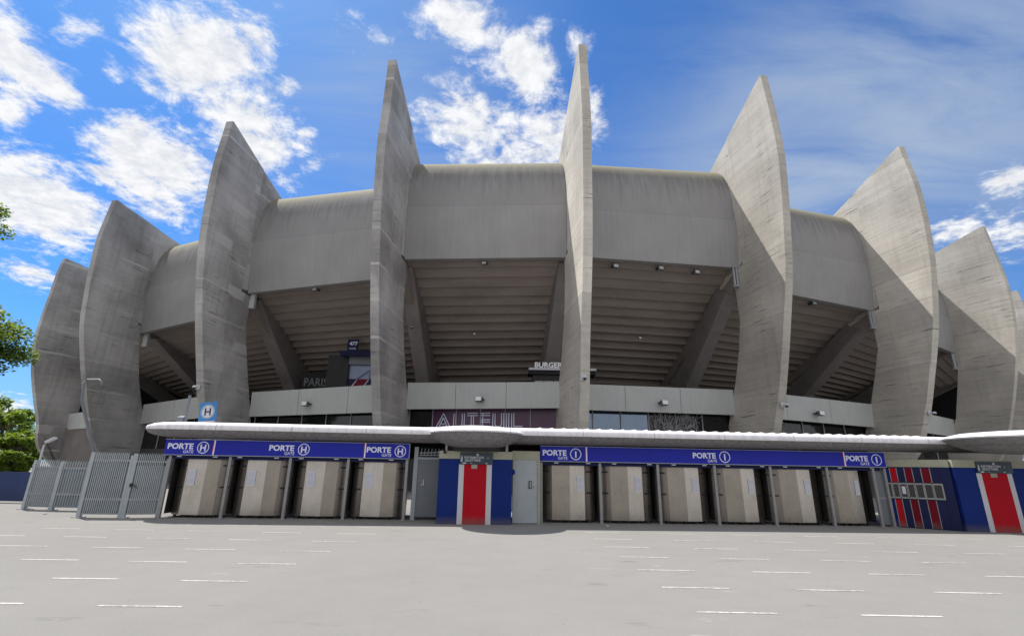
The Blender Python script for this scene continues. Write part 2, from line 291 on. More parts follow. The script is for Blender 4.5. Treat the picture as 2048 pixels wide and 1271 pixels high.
def ground_build(nt, b, tc):
    O = tc.outputs['Object']
    a = nd(nt, 'ShaderNodeTexNoise', i_Scale=0.12, i_Detail=6.0, i_Roughness=0.55); lk(nt, O, a.inputs['Vector'])
    f = nd(nt, 'ShaderNodeTexNoise', i_Scale=45.0, i_Detail=6.0, i_Roughness=0.75); lk(nt, O, f.inputs['Vector'])
    g = nd(nt, 'ShaderNodeTexNoise', i_Scale=1.4, i_Detail=8.0, i_Roughness=0.65); lk(nt, O, g.inputs['Vector'])
    vo = nd(nt, 'ShaderNodeTexVoronoi', i_Scale=140.0); lk(nt, O, vo.inputs['Vector'])
    k = mth(nt, 'ADD', 0.82, mth(nt, 'MULTIPLY', a.outputs[0], 0.34))
    k = mth(nt, 'MULTIPLY', k, mth(nt, 'ADD', 0.86, mth(nt, 'MULTIPLY', f.outputs[0], 0.28)))
    k = mth(nt, 'MULTIPLY', k, mth(nt, 'ADD', 0.91, mth(nt, 'MULTIPLY', g.outputs[0], 0.18)))
    k = mth(nt, 'MULTIPLY', k, mth(nt, 'ADD', 0.90, mth(nt, 'MULTIPLY', vo.outputs['Distance'], 0.24)))
    c = mixc(nt, 1.0, (0.245, 0.236, 0.222), k, 'MULTIPLY')
    # scattered dark spots, tar drips and tyre scuffs
    mp = nt.nodes.new('ShaderNodeMapping'); mp.inputs['Scale'].default_value = (0.55, 1.9, 1); mp.inputs['Rotation'].default_value = (0, 0, R(8)); lk(nt, O, mp.inputs[0])
    sc = nd(nt, 'ShaderNodeTexNoise', i_Scale=1.5, i_Detail=9.0, i_Roughness=0.6); lk(nt, mp.outputs[0], sc.inputs['Vector'])
    c = mixc(nt, mth(nt, 'MULTIPLY', smooth(nt, sc.outputs[0], 0.62, 0.70), 0.34), c, (0.10, 0.10, 0.095))
    c = mixc(nt, mth(nt, 'MULTIPLY', smooth(nt, sc.outputs[0], 0.335, 0.29), 0.35), c, (0.46, 0.45, 0.42))
    v2 = nd(nt, 'ShaderNodeTexVoronoi', i_Scale=1.7); lk(nt, O, v2.inputs['Vector'])
    c = mixc(nt, mth(nt, 'MULTIPLY', smooth(nt, v2.outputs['Distance'], 0.035, 0.02), 0.6), c, (0.07, 0.07, 0.065))
    v3 = nd(nt, 'ShaderNodeTexVoronoi', i_Scale=0.28); v3.feature = 'DISTANCE_TO_EDGE'
    wv = nt.nodes.new('ShaderNodeVectorMath'); wv.operation = 'ADD'; lk(nt, O, wv.inputs[0]); lk(nt, g.outputs['Color'], wv.inputs[1]); lk(nt, wv.outputs[0], v3.inputs['Vector'])
    c = mixc(nt, mth(nt, 'MULTIPLY', mth(nt, 'MULTIPLY', smooth(nt, v3.outputs['Distance'], 0.006, 0.001), smooth(nt, a.outputs[0], 0.52, 0.62)), 0.2), c, (0.10, 0.10, 0.095))
    lk(nt, c, b.inputs['Base Color'])
    bp = nd(nt, 'ShaderNodeBump', i_Strength=0.35, i_Distance=0.01); lk(nt, mth(nt, 'ADD', f.outputs[0], vo.outputs['Distance']), bp.inputs['Height']); lk(nt, bp.outputs[0], b.inputs['Normal'])
m_ground = mat('worn_pale_asphalt', BASE, 0.93, spec=0.2, build=ground_build)
def paint_build(nt, b, tc):
    n = nd(nt, 'ShaderNodeTexNoise', i_Scale=14.0, i_Detail=7.0, i_Roughness=0.7); lk(nt, tc.outputs['Object'], n.inputs['Vector'])
    g = nd(nt, 'ShaderNodeTexNoise', i_Scale=0.8, i_Detail=4.0); lk(nt, tc.outputs['Object'], g.inputs['Vector'])
    w = smooth(nt, mth(nt, 'ADD', n.outputs[0], mth(nt, 'MULTIPLY', g.outputs[0], 0.5)), 0.62, 0.86)
    lk(nt, mixc(nt, w, (0.30, 0.29, 0.27), (0.62, 0.60, 0.55)), b.inputs['Base Color'])
m_paint = mat('worn_white_road_paint', BASE, 0.8, build=paint_build)

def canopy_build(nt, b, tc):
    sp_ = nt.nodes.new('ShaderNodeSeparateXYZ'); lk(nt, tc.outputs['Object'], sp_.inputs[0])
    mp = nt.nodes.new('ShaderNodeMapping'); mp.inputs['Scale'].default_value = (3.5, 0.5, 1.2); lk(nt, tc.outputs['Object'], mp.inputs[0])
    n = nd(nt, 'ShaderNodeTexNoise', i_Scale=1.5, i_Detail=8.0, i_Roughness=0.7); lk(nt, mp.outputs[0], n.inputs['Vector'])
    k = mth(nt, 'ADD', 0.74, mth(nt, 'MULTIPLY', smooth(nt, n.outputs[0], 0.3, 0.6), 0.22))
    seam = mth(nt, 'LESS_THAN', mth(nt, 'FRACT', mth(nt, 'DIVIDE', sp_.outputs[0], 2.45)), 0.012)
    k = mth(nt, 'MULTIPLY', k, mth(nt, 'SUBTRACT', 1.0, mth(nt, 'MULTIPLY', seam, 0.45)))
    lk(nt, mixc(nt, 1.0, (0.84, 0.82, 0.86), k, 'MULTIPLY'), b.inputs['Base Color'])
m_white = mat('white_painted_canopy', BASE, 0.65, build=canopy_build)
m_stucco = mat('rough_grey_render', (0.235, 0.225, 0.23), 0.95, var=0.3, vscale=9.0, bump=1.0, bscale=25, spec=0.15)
m_soffit = mat('canopy_soffit_shade', (0.03, 0.03, 0.032), 0.9, var=0.2)  # under-canopy shadow put into a near-black colour
m_blue = mat('deep_blue_sign_paint', (0.010, 0.018, 0.36), 0.45, var=0.12, vscale=0.7, spec=0.25)
m_navy = mat('navy_metal', (0.008, 0.012, 0.06), 0.6, spec=0.2, var=0.2)
m_letter = mat('pale_lettering', (0.72, 0.74, 0.92), 0.5)
def dirty_paint(color):
    def f(nt, b, tc):
        O = tc.outputs['Object']; sp_ = nt.nodes.new('ShaderNodeSeparateXYZ'); lk(nt, O, sp_.inputs[0])
        n = nd(nt, 'ShaderNodeTexNoise', i_Scale=1.3, i_Detail=7.0, i_Roughness=0.65); lk(nt, O, n.inputs['Vector'])
        n2 = nd(nt, 'ShaderNodeTexNoise', i_Scale=18.0, i_Detail=6.0, i_Roughness=0.7); lk(nt, O, n2.inputs['Vector'])
        c = mixc(nt, 1.0, color, mth(nt, 'ADD', 0.75, mth(nt, 'MULTIPLY', n.outputs[0], 0.5)), 'MULTIPLY')
        foot = mth(nt, 'MULTIPLY', smooth(nt, mth(nt, 'ADD', sp_.outputs[2], mth(nt, 'MULTIPLY', n2.outputs[0], -0.35)), 0.12, -0.14), 0.5)
        c = mixc(nt, foot, c, (0.12, 0.11, 0.10))
        scr = mth(nt, 'MULTIPLY', smooth(nt, n2.outputs[0], 0.66, 0.72), 0.35)
        c = mixc(nt, scr, c, (0.20, 0.20, 0.21)); lk(nt, c, b.inputs['Base Color'])
    return f
m_red = mat('red_paint', BASE, 0.6, spec=0.12, build=dirty_paint((0.40, 0.004, 0.014)))
m_redshade = mat('shaded_red_panel', BASE, 0.7, spec=0.1, build=dirty_paint((0.15, 0.005, 0.016)))  # red paint darkened for the shade under the saucer roof
m_kblue = mat('blue_kiosk_paint', BASE, 0.6, spec=0.12, build=dirty_paint((0.006, 0.022, 0.15)))
m_kwhite = mat('white_kiosk_paint', (0.50, 0.51, 0.54), 0.6, var=0.06)
m_cream = mat('cream_render', (0.33, 0.325, 0.25), 0.85, var=0.12, vscale=4)
def steel_build(tone):
    def f(nt, b, tc):
        oi = nt.nodes.new('ShaderNodeObjectInfo'); cm_ = nt.nodes.new('ShaderNodeCombineXYZ'); lk(nt, mth(nt, 'MULTIPLY', oi.outputs['Random'], 40.0), cm_.inputs[1])
        va = nt.nodes.new('ShaderNodeVectorMath'); va.operation = 'ADD'; lk(nt, tc.outputs['Object'], va.inputs[0]); lk(nt, cm_.outputs[0], va.inputs[1])
        mp = nt.nodes.new('ShaderNodeMapping'); mp.inputs['Scale'].default_value = (14, 14, 0.5); lk(nt, va.outputs[0], mp.inputs[0])
        n = nd(nt, 'ShaderNodeTexNoise', i_Scale=3.0, i_Detail=6.0); lk(nt, mp.outputs[0], n.inputs['Vector'])
        g = nd(nt, 'ShaderNodeTexNoise', i_Scale=1.6, i_Detail=6.0, i_Roughness=0.6); lk(nt, va.outputs[0], g.inputs['Vector'])
        k = mth(nt, 'MULTIPLY', mth(nt, 'ADD', 0.78, mth(nt, 'MULTIPLY', n.outputs[0], 0.3)), mth(nt, 'ADD', 0.7, mth(nt, 'MULTIPLY', g.outputs[0], 0.6)))
        lk(nt, mixc(nt, 1.0, tone, k, 'MULTIPLY'), b.inputs['Base Color'])
        lk(nt, mth(nt, 'ADD', 0.14, mth(nt, 'MULTIPLY', g.outputs[0], 0.3)), b.inputs['Roughness'])
        b.inputs['Metallic'].default_value = 0.88
    return f
m_steel = mat('brushed_stainless_steel', BASE, build=steel_build((0.31, 0.28, 0.24)))
m_steel3 = mat('steel_dark_reflection', BASE, build=steel_build((0.21, 0.185, 0.165)))
m_steel2 = mat('steel_bright_reflection', BASE, build=steel_build((0.50, 0.465, 0.42)))
m_post = mat('galvanised_post', (0.27, 0.27, 0.27), 0.5, metal=0.3, var=0.12, vscale=5)
m_greymetal = mat('grey_painted_metal', (0.15, 0.165, 0.185), 0.55, var=0.12, vscale=2)
m_lightmetal = mat('light_grey_painted_metal', (0.33, 0.365, 0.39), 0.55, var=0.1, vscale=2)
m_fence = mat('blue_grey_fence_paint', (0.34, 0.375, 0.40), 0.5, var=0.15, vscale=2)
m_fencepanel = mat('blue_grey_fence_sheet', (0.22, 0.25, 0.29), 0.6, var=0.15, vscale=1.5)
m_darkmetal = mat('dark_turnstile_metal', (0.04, 0.038, 0.036), 0.5, metal=0.3, var=0.3, vscale=4)
m_black = mat('black_rubber', (0.012, 0.012, 0.013), 0.6, var=0.2)
m_paper = mat('white_notice_paper', (0.60, 0.61, 0.68), 0.8, var=0.04)
m_print = mat('notice_print', (0.42, 0.44, 0.52), 0.8)
m_hoard = mat('navy_hoarding_fabric', (0.012, 0.03, 0.11), 0.7, var=0.25, vscale=2)
m_lamp = mat('white_lamp_cover', (0.8, 0.8, 0.8), 0.4)
m_glassd = mat('dark_window_glass', (0.012, 0.013, 0.014), 0.06, var=0.1, spec=0.6)
m_glassr = mat('sky_reflecting_glass', (0.16, 0.20, 0.26), 0.05, metal=0.85, var=0.05)
m_purple = mat('plum_window_film', (0.085, 0.02, 0.075), 0.3, var=0.25, vscale=0.5)
m_mull = mat('window_frame_metal', (0.33, 0.33, 0.34), 0.5)
m_teal = mat('dark_teal_sign', (0.02, 0.045, 0.065), 0.5, var=0.2)
m_hblue = mat('mid_blue_sign', (0.03, 0.17, 0.40), 0.4, var=0.05)
m_carpet = mat('dark_blue_carpet', (0.02, 0.02, 0.06), 0.9)
m_carpetr = mat('dark_red_carpet', (0.16, 0.008, 0.03), 0.9)
m_bwall = mat('blue_white_wall_paint', (0.32, 0.37, 0.52), 0.7, var=0.1)
m_bark = mat('tree_bark', (0.10, 0.08, 0.06), 0.9, var=0.3, vscale=6, bump=0.6)
def leaf_build(base):
    def f(nt, b, tc):
        gi = nt.nodes.new('ShaderNodeNewGeometry')
        c = ramp(nt, gi.outputs['Random Per Island'], [(0.0, tuple(x * 0.6 for x in base)), (0.5, base), (1.0, (base[0] * 1.9, base[1] * 1.5, base[2] * 1.2))])
        lk(nt, c, b.inputs['Base Color'])
        b.inputs['Roughness'].default_value = 0.6
        tr = nt.nodes.new('ShaderNodeBsdfTranslucent'); lk(nt, mixc(nt, 1.0, c, (1.5, 1.5, 0.7), 'MULTIPLY'), tr.inputs[0])
        mx = nt.nodes.new('ShaderNodeMixShader'); mx.inputs[0].default_value = 0.4
        out = nt.nodes['Material Output']; lk(nt, b.outputs[0], mx.inputs[1]); lk(nt, tr.outputs[0], mx.inputs[2]); lk(nt, mx.outputs[0], out.inputs[0])
    return f
m_leaf = mat('plane_tree_leaves', BASE, build=leaf_build((0.13, 0.21, 0.045)))
m_leaf2 = mat('hedge_leaves', BASE, build=leaf_build((0.15, 0.24, 0.04)))

# ------------------------------------------------------------------ object helpers
def link(o, parent=None):
    col.objects.link(o)
    if parent is not None: o.parent = parent
    return o
def empty(name, loc, rz=0, label=None, cat=None, group=None):
    o = bpy.data.objects.new(name, None); o.location = loc; o.rotation_euler = (0, 0, rz); o.empty_display_size = 0.3
    col.objects.link(o); return tag(o, label, cat, group)
def tag(o, label=None, cat=None, group=None, kind=None):
    if label: o['label'] = label
    if cat: o['category'] = cat
    if group: o['group'] = group
    if kind: o['kind'] = kind
    return o
class MB:
    """collects shapes into one mesh"""
    def __init__(s): s.v, s.f, s.m, s.uv = [], [], [], None
    def add(s, vs, fs, mi=0):
        b = len(s.v); s.v += [tuple(p) for p in vs]; s.f += [tuple(i + b for i in f) for f in fs]; s.m += [mi] * len(fs); return s
    def box(s, x0, x1, y0, y1, z0, z1, mi=0):
        return s.add([(x0, y0, z0), (x1, y0, z0), (x1, y1, z0), (x0, y1, z0), (x0, y0, z1), (x1, y0, z1), (x1, y1, z1), (x0, y1, z1)],
                     [(0, 3, 2, 1), (4, 5, 6, 7), (0, 1, 5, 4), (1, 2, 6, 5), (2, 3, 7, 6), (3, 0, 4, 7)], mi)
    def bar(s, a, b, w, h=None, mi=0, up=(0, 0, 1)):
        a, b = Vector(a), Vector(b); d = (b - a).normalized(); h = h or w
        u = Vector(up)
        if abs(d.dot(u)) > 0.95: u = Vector((0, 1, 0))
        x = d.cross(u).normalized() * w / 2; y = x.normalized().cross(d).normalized() * h / 2
        vs = [a - x - y, a + x - y, a + x + y, a - x + y, b - x - y, b + x - y, b + x + y, b - x + y]
        return s.add(vs, [(0, 1, 2, 3), (7, 6, 5, 4), (0, 4, 5, 1), (1, 5, 6, 2), (2, 6, 7, 3), (3, 7, 4, 0)], mi)
    def tube(s, pts, r, n=8, mi=0):
        pts = [Vector(p) for p in pts]; rs = r if isinstance(r, (list, tuple)) else [r] * len(pts)
        rings = []
        for i, p in enumerate(pts):
            d = (pts[min(i + 1, len(pts) - 1)] - pts[max(i - 1, 0)]).normalized()
            u = Vector((0, 0, 1)) if abs(d.z) < 0.9 else Vector((1, 0, 0))
            x = d.cross(u).normalized(); y = x.cross(d)
            rings.append([p + (x * math.cos(2 * math.pi * k / n) + y * math.sin(2 * math.pi * k / n)) * rs[i] for k in range(n)])
        vs = [v for r_ in rings for v in r_]; fs = []
        for i in range(len(pts) - 1):
            for k in range(n): fs.append((i * n + k, i * n + (k + 1) % n, (i + 1) * n + (k + 1) % n, (i + 1) * n + k))
        fs.append(tuple(range(n))); fs.append(tuple(reversed(range((len(pts) - 1) * n, len(pts) * n))))
        return s.add(vs, fs, mi)
    def lathe(s, prof, c=(0, 0, 0), n=48, mi=0):
        vs, fs = [], []
        for (r, z) in prof:
            for k in range(n): vs.append((c[0] + r * math.cos(2 * math.pi * k / n), c[1] + r * math.sin(2 * math.pi * k / n), c[2] + z))
        for i in range(len(prof) - 1):
            for k in range(n): fs.append((i * n + k, i * n + (k + 1) % n, (i + 1) * n + (k + 1) % n, (i + 1) * n + k))
        fs.append(tuple(range(n))); fs.append(tuple((len(prof) - 1) * n + k for k in reversed(range(n))))
        return s.add(vs, fs, mi)
    def prism(s, poly, x0, x1, mi=0):
        """poly in (y, z), pushed along x"""
        n = len(poly); vs = [(x0, p[0], p[1]) for p in poly] + [(x1, p[0], p[1]) for p in poly]
        fs = [tuple(range(n)), tuple(reversed(range(n, 2 * n)))] + [(i, i + n, (i + 1) % n + n, (i + 1) % n) for i in range(n)]
        return s.add(vs, fs, mi)
    def sheet(s, A, B, mi=0, close=False):
        """ruled sheet between two equal-length polylines"""
        n = len(A); return s.add(list(A) + list(B), [(i, i + 1, i + 1 + n, i + n) for i in range(n - 1)], mi)
    def build(s, name, mats, parent=None, smooth=False, bevel=0, loc=None, fix=True):
        me = bpy.data.meshes.new(name); me.from_pydata(s.v, [], s.f)
        if not isinstance(mats, (list, tuple)): mats = [mats]
        for m in mats: me.materials.append(m)
        me.polygons.foreach_set('material_index', s.m)
        if fix:
            bm = bmesh.new(); bm.from_mesh(me); bmesh.ops.recalc_face_normals(bm, faces=bm.faces)
            if bevel: bmesh.ops.bevel(bm, geom=list(bm.edges), offset=bevel, segments=1, affect='EDGES', clamp_overlap=True)
            bm.to_mesh(me); bm.free()
        if smooth: me.polygons.foreach_set('use_smooth', [True] * len(me.polygons))
        me.update()
        o = bpy.data.objects.new(name, me)
        if loc: o.location = loc
        return link(o, parent)
def sharp(o, ang=35):
    """smooth shading with hard edges above ang degrees"""
    me = o.data; bm = bmesh.new(); bm.from_mesh(me)
    for f in bm.faces: f.smooth = True
    for e in bm.edges:
        if len(e.link_faces) == 2 and e.calc_face_angle(0) > R(ang): e.smooth = False
    bm.to_mesh(me); bm.free(); return o
def text(name, body, size, m, parent, loc, rot=(R(90), 0, 0), bold=0.0, ext=0.006, sx=1.0, align='LEFT'):
    cu = bpy.data.curves.new(name, 'FONT'); cu.body = body; cu.size = size; cu.offset = bold; cu.extrude = ext; cu.align_x = align; cu.resolution_u = 3
    t = bpy.data.objects.new(name, cu); col.objects.link(t)
    bpy.context.view_layer.update()
    me = bpy.data.meshes.new_from_object(t.evaluated_get(bpy.context.evaluated_depsgraph_get()))
    col.objects.unlink(t); bpy.data.objects.remove(t)
    me.materials.clear(); me.materials.append(m); me.name = name
    o = bpy.data.objects.new(name, me); o.location = loc; o.rotation_euler = rot; o.scale = (sx, 1, 1)
    return link(o, parent)
def copy_tree(o, parent=None):
    c = o.copy(); col.objects.link(c); c.parent = parent
    for ch in [x for x in bpy.data.objects if x.parent == o]: copy_tree(ch, c)
    return c

# ------------------------------------------------------------------ ground and painted dashes
g = MB(); g.add([(-900, -200, 0), (900, -200, 0), (900, 1500, 0), (-900, 1500, 0)], [(0, 1, 2, 3)])
tag(g.build('ground', m_ground, fix=False), kind='structure')
dm = MB()
def dash(x, y, ang=0.0, L=1.03, w=0.055):
    c_, s_ = math.cos(ang), math.sin(ang)
    pts = [(0, -w / 2), (L, -w / 2), (L, w / 2), (0, w / 2)]
    dm.add([(x + a * c_ - b * s_, y + a * s_ + b * c_, 0.004) for a, b in pts], [(0, 1, 2, 3)])
# measured in the photo: left ends of the dashes, two fields either side of the entrance
for i in range(7):
    y = 7.1 + 1.38 * i
    for j in range(7): dash(2.42 - 0.06 * i * 0.6 + 2.08 * j, y - 0.02 * j + (0.22 if i == 0 else 0.08 if i == 1 else 0) * 0, -0.01)
for i in range(7):
    y = 6.92 + 1.45 * i
    x0 = -5.1 + 0.11 * i
    for j in range(5): dash(x0 + 0.02 - 1.98 * j, y + 0.02 * j, 0.02)
tag(dm.build('ground_markings', m_paint, fix=False), kind='structure')

# ------------------------------------------------------------------ stadium
stadium = empty('stadium', (0, 40, 0), 0, 'raw concrete stadium with tall curved sail-like fins between deep open bays', 'stadium')
SX, SY = 0.0, 40.0
# x, y, phi, tip height, top slope, thickness, outer profile (s, z)
FIN = [
 (-48.22, 48.06, -21.62, 22.42, .12, .53, [(-6.05, 0.2), (-3.29, 2.84), (-2.55, 5.48), (-1.63, 8.12), (-0.85, 10.76), (-0.44, 13.4), (-0.43, 16.04), (-0.54, 18.68), (-0.65, 21.32), (-1.02, 23.96), (-1.26, 27.48)]),
 (-36.48, 39.78, -12.72, 24.54, .15, .51, [(-7.42, 0.26), (-4.19, 2.8), (-2.87, 5.35), (-1.94, 7.91), (-1.11, 10.46), (-0.44, 13.0), (-0.14, 15.55), (0.04, 18.11), (0.11, 20.66), (-0.14, 23.2), (-0.5, 26.61)]),
 (-23.14, 33.28, -8.19, 28.19, .35, .60, [(-8.54, 0.0), (-4.77, 3.0), (-3.26, 6.0), (-2.27, 9.0), (-1.36, 12.0), (-0.64, 15.0), (-0.16, 18.0), (0.01, 21.0), (0.02, 24.0), (-0.24, 27.0), (-0.55, 31.0)]),
 (-9.35, 29.73, -6.45, 30.97, .51, .60, [(-8.59, 0.0), (-4.85, 3.0), (-3.37, 6.0), (-2.39, 9.0), (-1.53, 12.0), (-0.84, 15.0), (-0.35, 18.0), (0.02, 21.0), (0.18, 24.0), (-0.0, 27.0), (-0.12, 31.0)]),
 (4.82, 27.24, 6.61, 30.81, .65, .60, [(-7.01, 0.0), (-3.75, 3.0), (-2.82, 6.0), (-2.33, 9.0), (-1.69, 12.0), (-1.09, 15.0), (-0.76, 18.0), (-0.56, 21.0), (-0.38, 24.0), (-0.56, 27.0), (-0.78, 31.0)]),
 (19.24, 30.77, 12.63, 31.15, .54, .60, [(-8.75, 0.0), (-4.93, 3.0), (-3.35, 6.0), (-2.36, 9.0), (-1.52, 12.0), (-0.77, 15.0), (-0.34, 18.0), (0.01, 21.0), (0.22, 24.0), (0.12, 27.0), (-0.21, 31.0)]),
 (32.21, 34.49, 14.04, 27.82, .39, .60, [(-8.59, 0.0), (-4.77, 3.0), (-3.2, 6.0), (-2.16, 9.0), (-1.23, 12.0), (-0.59, 15.0), (-0.15, 18.0), (0.04, 21.0), (0.02, 24.0), (-0.32, 27.0), (-0.58, 31.0)]),
 (45.14, 42.11, 23.53, 24.6, .26, .51, [(-7.05, 0.34), (-3.98, 2.74), (-2.7, 5.14), (-1.85, 7.54), (-1.13, 9.94), (-0.53, 12.34), (-0.11, 14.74), (0.12, 17.14), (0.14, 19.54), (-0.08, 21.94), (-0.33, 25.14)]),
 (56.2, 51.3, 31.0, 21.6, .2, .51, [(-7.05, 0.34), (-3.98, 2.74), (-2.7, 5.14), (-1.85, 7.54), (-1.13, 9.94), (-0.53, 12.34), (-0.11, 14.74), (0.12, 17.14), (0.14, 19.54), (-0.08, 21.94), (-0.33, 25.14)]),
 (66.2, 62.4, 41.0, 20.8, .2, .51, [(-7.05, 0.34), (-3.98, 2.74), (-2.7, 5.14), (-1.85, 7.54), (-1.13, 9.94), (-0.53, 12.34), (-0.11, 14.74), (0.12, 17.14), (0.14, 19.54), (-0.08, 21.94), (-0.33, 25.14)]),
 (74.4, 75.0, 52.0, 20.8, .2, .51, [(-7.05, 0.34), (-3.98, 2.74), (-2.7, 5.14), (-1.85, 7.54), (-1.13, 9.94), (-0.53, 12.34), (-0.11, 14.74), (0.12, 17.14), (0.14, 19.54), (-0.08, 21.94), (-0.33, 25.14)]),
]
# inner edge below the fascia, per fin: list (s, z) downward
INNER = [
 [(-5.9, 12.2), (-5.73, 8.81), (-5.71, 5.38), (-5.68, 0)],
 [(-5.45, 14.1), (-5.75, 11.8), (-6.47, 9.09), (-7.27, 6.96), (-9.15, 3.09), (-10.2, 0)],
 [(-6.25, 15.2), (-6.1, 13), (-6.42, 11.52), (-7.3, 9.0), (-8.86, 4.84), (-10.8, 0)],
 [(-6.4, 17.0), (-6.3, 14.81), (-6.5, 12.6), (-7.1, 10.8), (-8.0, 8.87), (-10.04, 4.8), (-12.2, 0)],
 [(-6.4, 16.6), (-6.23, 15.17), (-6.56, 12.68), (-7.26, 10.8), (-8.0, 9.1), (-10.59, 4.64), (-13.0, 0)],
 [(-6.1, 17.2), (-5.92, 13.0), (-6.45, 10.74), (-7.2, 8.6), (-8.93, 4.69), (-11, 0)],
 [(-5.7, 15.0), (-5.67, 11.8), (-6.29, 9.96), (-7.25, 7.38), (-8.2, 5.2), (-10.2, 0)],
 [(-5.0, 13.5), (-4.91, 11.92), (-5.26, 10.21), (-6.09, 6.93), (-6.9, 5.4), (-8.8, 0)],
 [(-5.0, 12.4), (-4.91, 10.9), (-5.26, 9.6), (-6.09, 6.5), (-6.9, 5.0), (-8.8, 0)],
 [(-5.0, 12.4), (-4.91, 10.9), (-5.26, 9.6), (-6.09, 6.5), (-6.9, 5.0), (-8.8, 0)],
 [(-5.0, 12.4), (-4.91, 10.9), (-5.26, 9.6), (-6.09, 6.5), (-6.9, 5.0), (-8.8, 0)],
]
# fascia inner-face position at the bottom, per fin
SF = [-5.2, -5.56, -5.65, -5.7, -5.84, -5.4, -5.38, -4.89, -4.89, -4.89, -4.89]
# bays: fascia bottom z left/right, crest z left/right, parapet top l/r, parapet bottom l/r
BAY = [
 (12.7, 13.3, 21.4, 23.0, 6.5, 6.9, 4.9, 5.1),
 (13.4, 13.86, 23.35, 23.0, 6.96, 7.7, 5.19, 5.75),
 (15.36, 15.70, 25.34, 24.98, 7.51, 8.0, 5.52, 5.82),
 (17.16, 16.5, 26.98, 25.7, 8.04, 7.84, 6.01, 5.97),
 (16.62, 17.18, 25.68, 27.07, 7.76, 7.87, 5.90, 5.96),
 (15.72, 15.02, 24.8, 24.98, 7.92, 7.38, 5.92, 5.5),
 (13.9, 13.12, 22.9, 21.6, 7.55, 6.93, 5.6, 5.3),
 (13.12, 12.2, 21.6, 20.0, 6.93, 6.3, 5.3, 4.8),
 (12.2, 12.0, 20.0, 19.5, 6.3, 6.3, 4.8, 4.8),
 (12.2, 12.0, 20.0, 19.5, 6.3, 6.3, 4.8, 4.8),
]
def fin_frame(k):
    x, y, ph = FIN[k][:3]; ph = R(ph)
    return Vector((x, y, 0)), Vector((math.sin(ph), -math.cos(ph), 0)), Vector((math.cos(ph), math.sin(ph), 0))
def hermite(prof, z):
    zn = [p[1] for p in prof]; s = [p[0] for p in prof]; n = len(prof)
    z = min(max(z, zn[0]), zn[-1])
    m = [(s[min(i + 1, n - 1)] - s[max(i - 1, 0)]) / (zn[min(i + 1, n - 1)] - zn[max(i - 1, 0)]) for i in range(n)]
    i = 0
    while i < n - 2 and z > zn[i + 1]: i += 1
    h = zn[i + 1] - zn[i]; t = (z - zn[i]) / h
    return (2*t**3-3*t*t+1)*s[i]+(t**3-2*t*t+t)*h*m[i]+(-2*t**3+3*t*t)*s[i+1]+(t**3-t*t)*h*m[i+1]
def sp(k, s, off, z):
    p, o, n = fin_frame(k); return p + o * s + n * off + Vector((0, 0, z))
def loc(p): return (p[0] - SX, p[1] - SY, p[2])

for k, (x, y, ph, zt, tl, T, prof) in enumerate(FIN):
    fb = BAY[min(k, len(BAY) - 1)][0]; cz = max(BAY[min(k, len(BAY) - 1)][2], BAY[max(k - 1, 0)][3] if k > 0 else 0)
    outer = []; nz = 34
    for i in range(nz + 1):
        z = zt * i / nz; outer.append((hermite(prof, z), z))
    st = outer[-1][0]
    js = -4.85 if k not in (4,) else -5.2           # vertical casting joint between blade and root
    top_j = zt - tl * (st - js)
    blade = outer + [(st - 0.12, zt + 0.02), (js, top_j), (js, INNER[k][0][1])] + INNER[k]
    M_ = m_fin_l if k < 4 else m_fin_r
    # blade: local x = tangent, y = inward (-s), z up
    b = MB(); poly = [(-s, z) for s, z in blade]
    b.prism(poly, -T / 2, T / 2)
    o = b.build('fin', M_, stadium); o.location = (x - SX, y - SY, 0); o.rotation_euler = (0, 0, R(ph))
    if k == 4: o['label'] = 'central fin seen almost edge-on with a sunlit sliver on its left face'
    # root slab behind the joint, slightly thinner
    se = -13.0; top_e = max(zt - tl * (st - se), cz - 0.4)
    root = [(js - 0.035, INNER[k][0][1] + 0.3), (js - 0.035, top_j - 0.02), (SF[k] - 2.4, max(zt - tl * (st - SF[k] + 2.4), cz - 0.1)), (se, top_e - 0.2), (se, fb + 3), (SF[k] - 2.4, fb + 0.4)]
    b = MB(); b.prism([(-s, z) for s, z in root], -T / 2 + 0.045, T / 2 - 0.045)
    o = b.build('fin_root', M_, stadium); o.location = (x - SX, y - SY, 0); o.rotation_euler = (0, 0, R(ph))
    # raking column carrying the stand
    b = MB(); zb = 5.6; f = fb
    col_ = [(-6.75, f - 0.2), (-13.6, 9.0), (-16.4, 5.6), (-18.9, 5.6), (-16.2, 9.3), (-8.1, f + 0.6)]
    b.prism([(-s, z) for s, z in col_], -0.6, 0.6)
    o = b.build('raking_column', m_beam, stadium, bevel=0.04); o.location = (x - SX, y - SY, 0); o.rotation_euler = (0, 0, R(ph))

for k, s0_ in ((0, -5.4), (8, -7.5), (10, -5.0)):
    x, y, ph = FIN[k][:3]; b = MB(); b.prism([(-s, z) for s, z in ((s0_, 0), (-22, 0), (-22, 14), (-6, 14), (s0_, 10))], -.16, .16)
    o = b.build('end_wall', m_dark, stadium); o.location = (x - SX, y - SY, 0); o.rotation_euler = (0, 0, R(ph))
for k, (x, y, ph, zt, tl, T, prof) in enumerate(FIN):
    f1 = BAY[min(k, len(BAY) - 1)][0]; f0 = BAY[max(k - 1, 0)][1] if k else f1
    lo, hi = min(f0, f1), max(f0, f1)
    b = MB(); b.prism([(-s, z) for s, z in ((SF[k] - .5, lo + .1), (SF[k] - 14.6, 8.9), (SF[k] - 14.6, 13.5), (SF[k] - .5, hi + 3))], -.22, .22)
    o = b.build('stand_rib', m_terr, stadium); o.location = (x - SX, y - SY, 0); o.rotation_euler = (0, 0, R(ph))
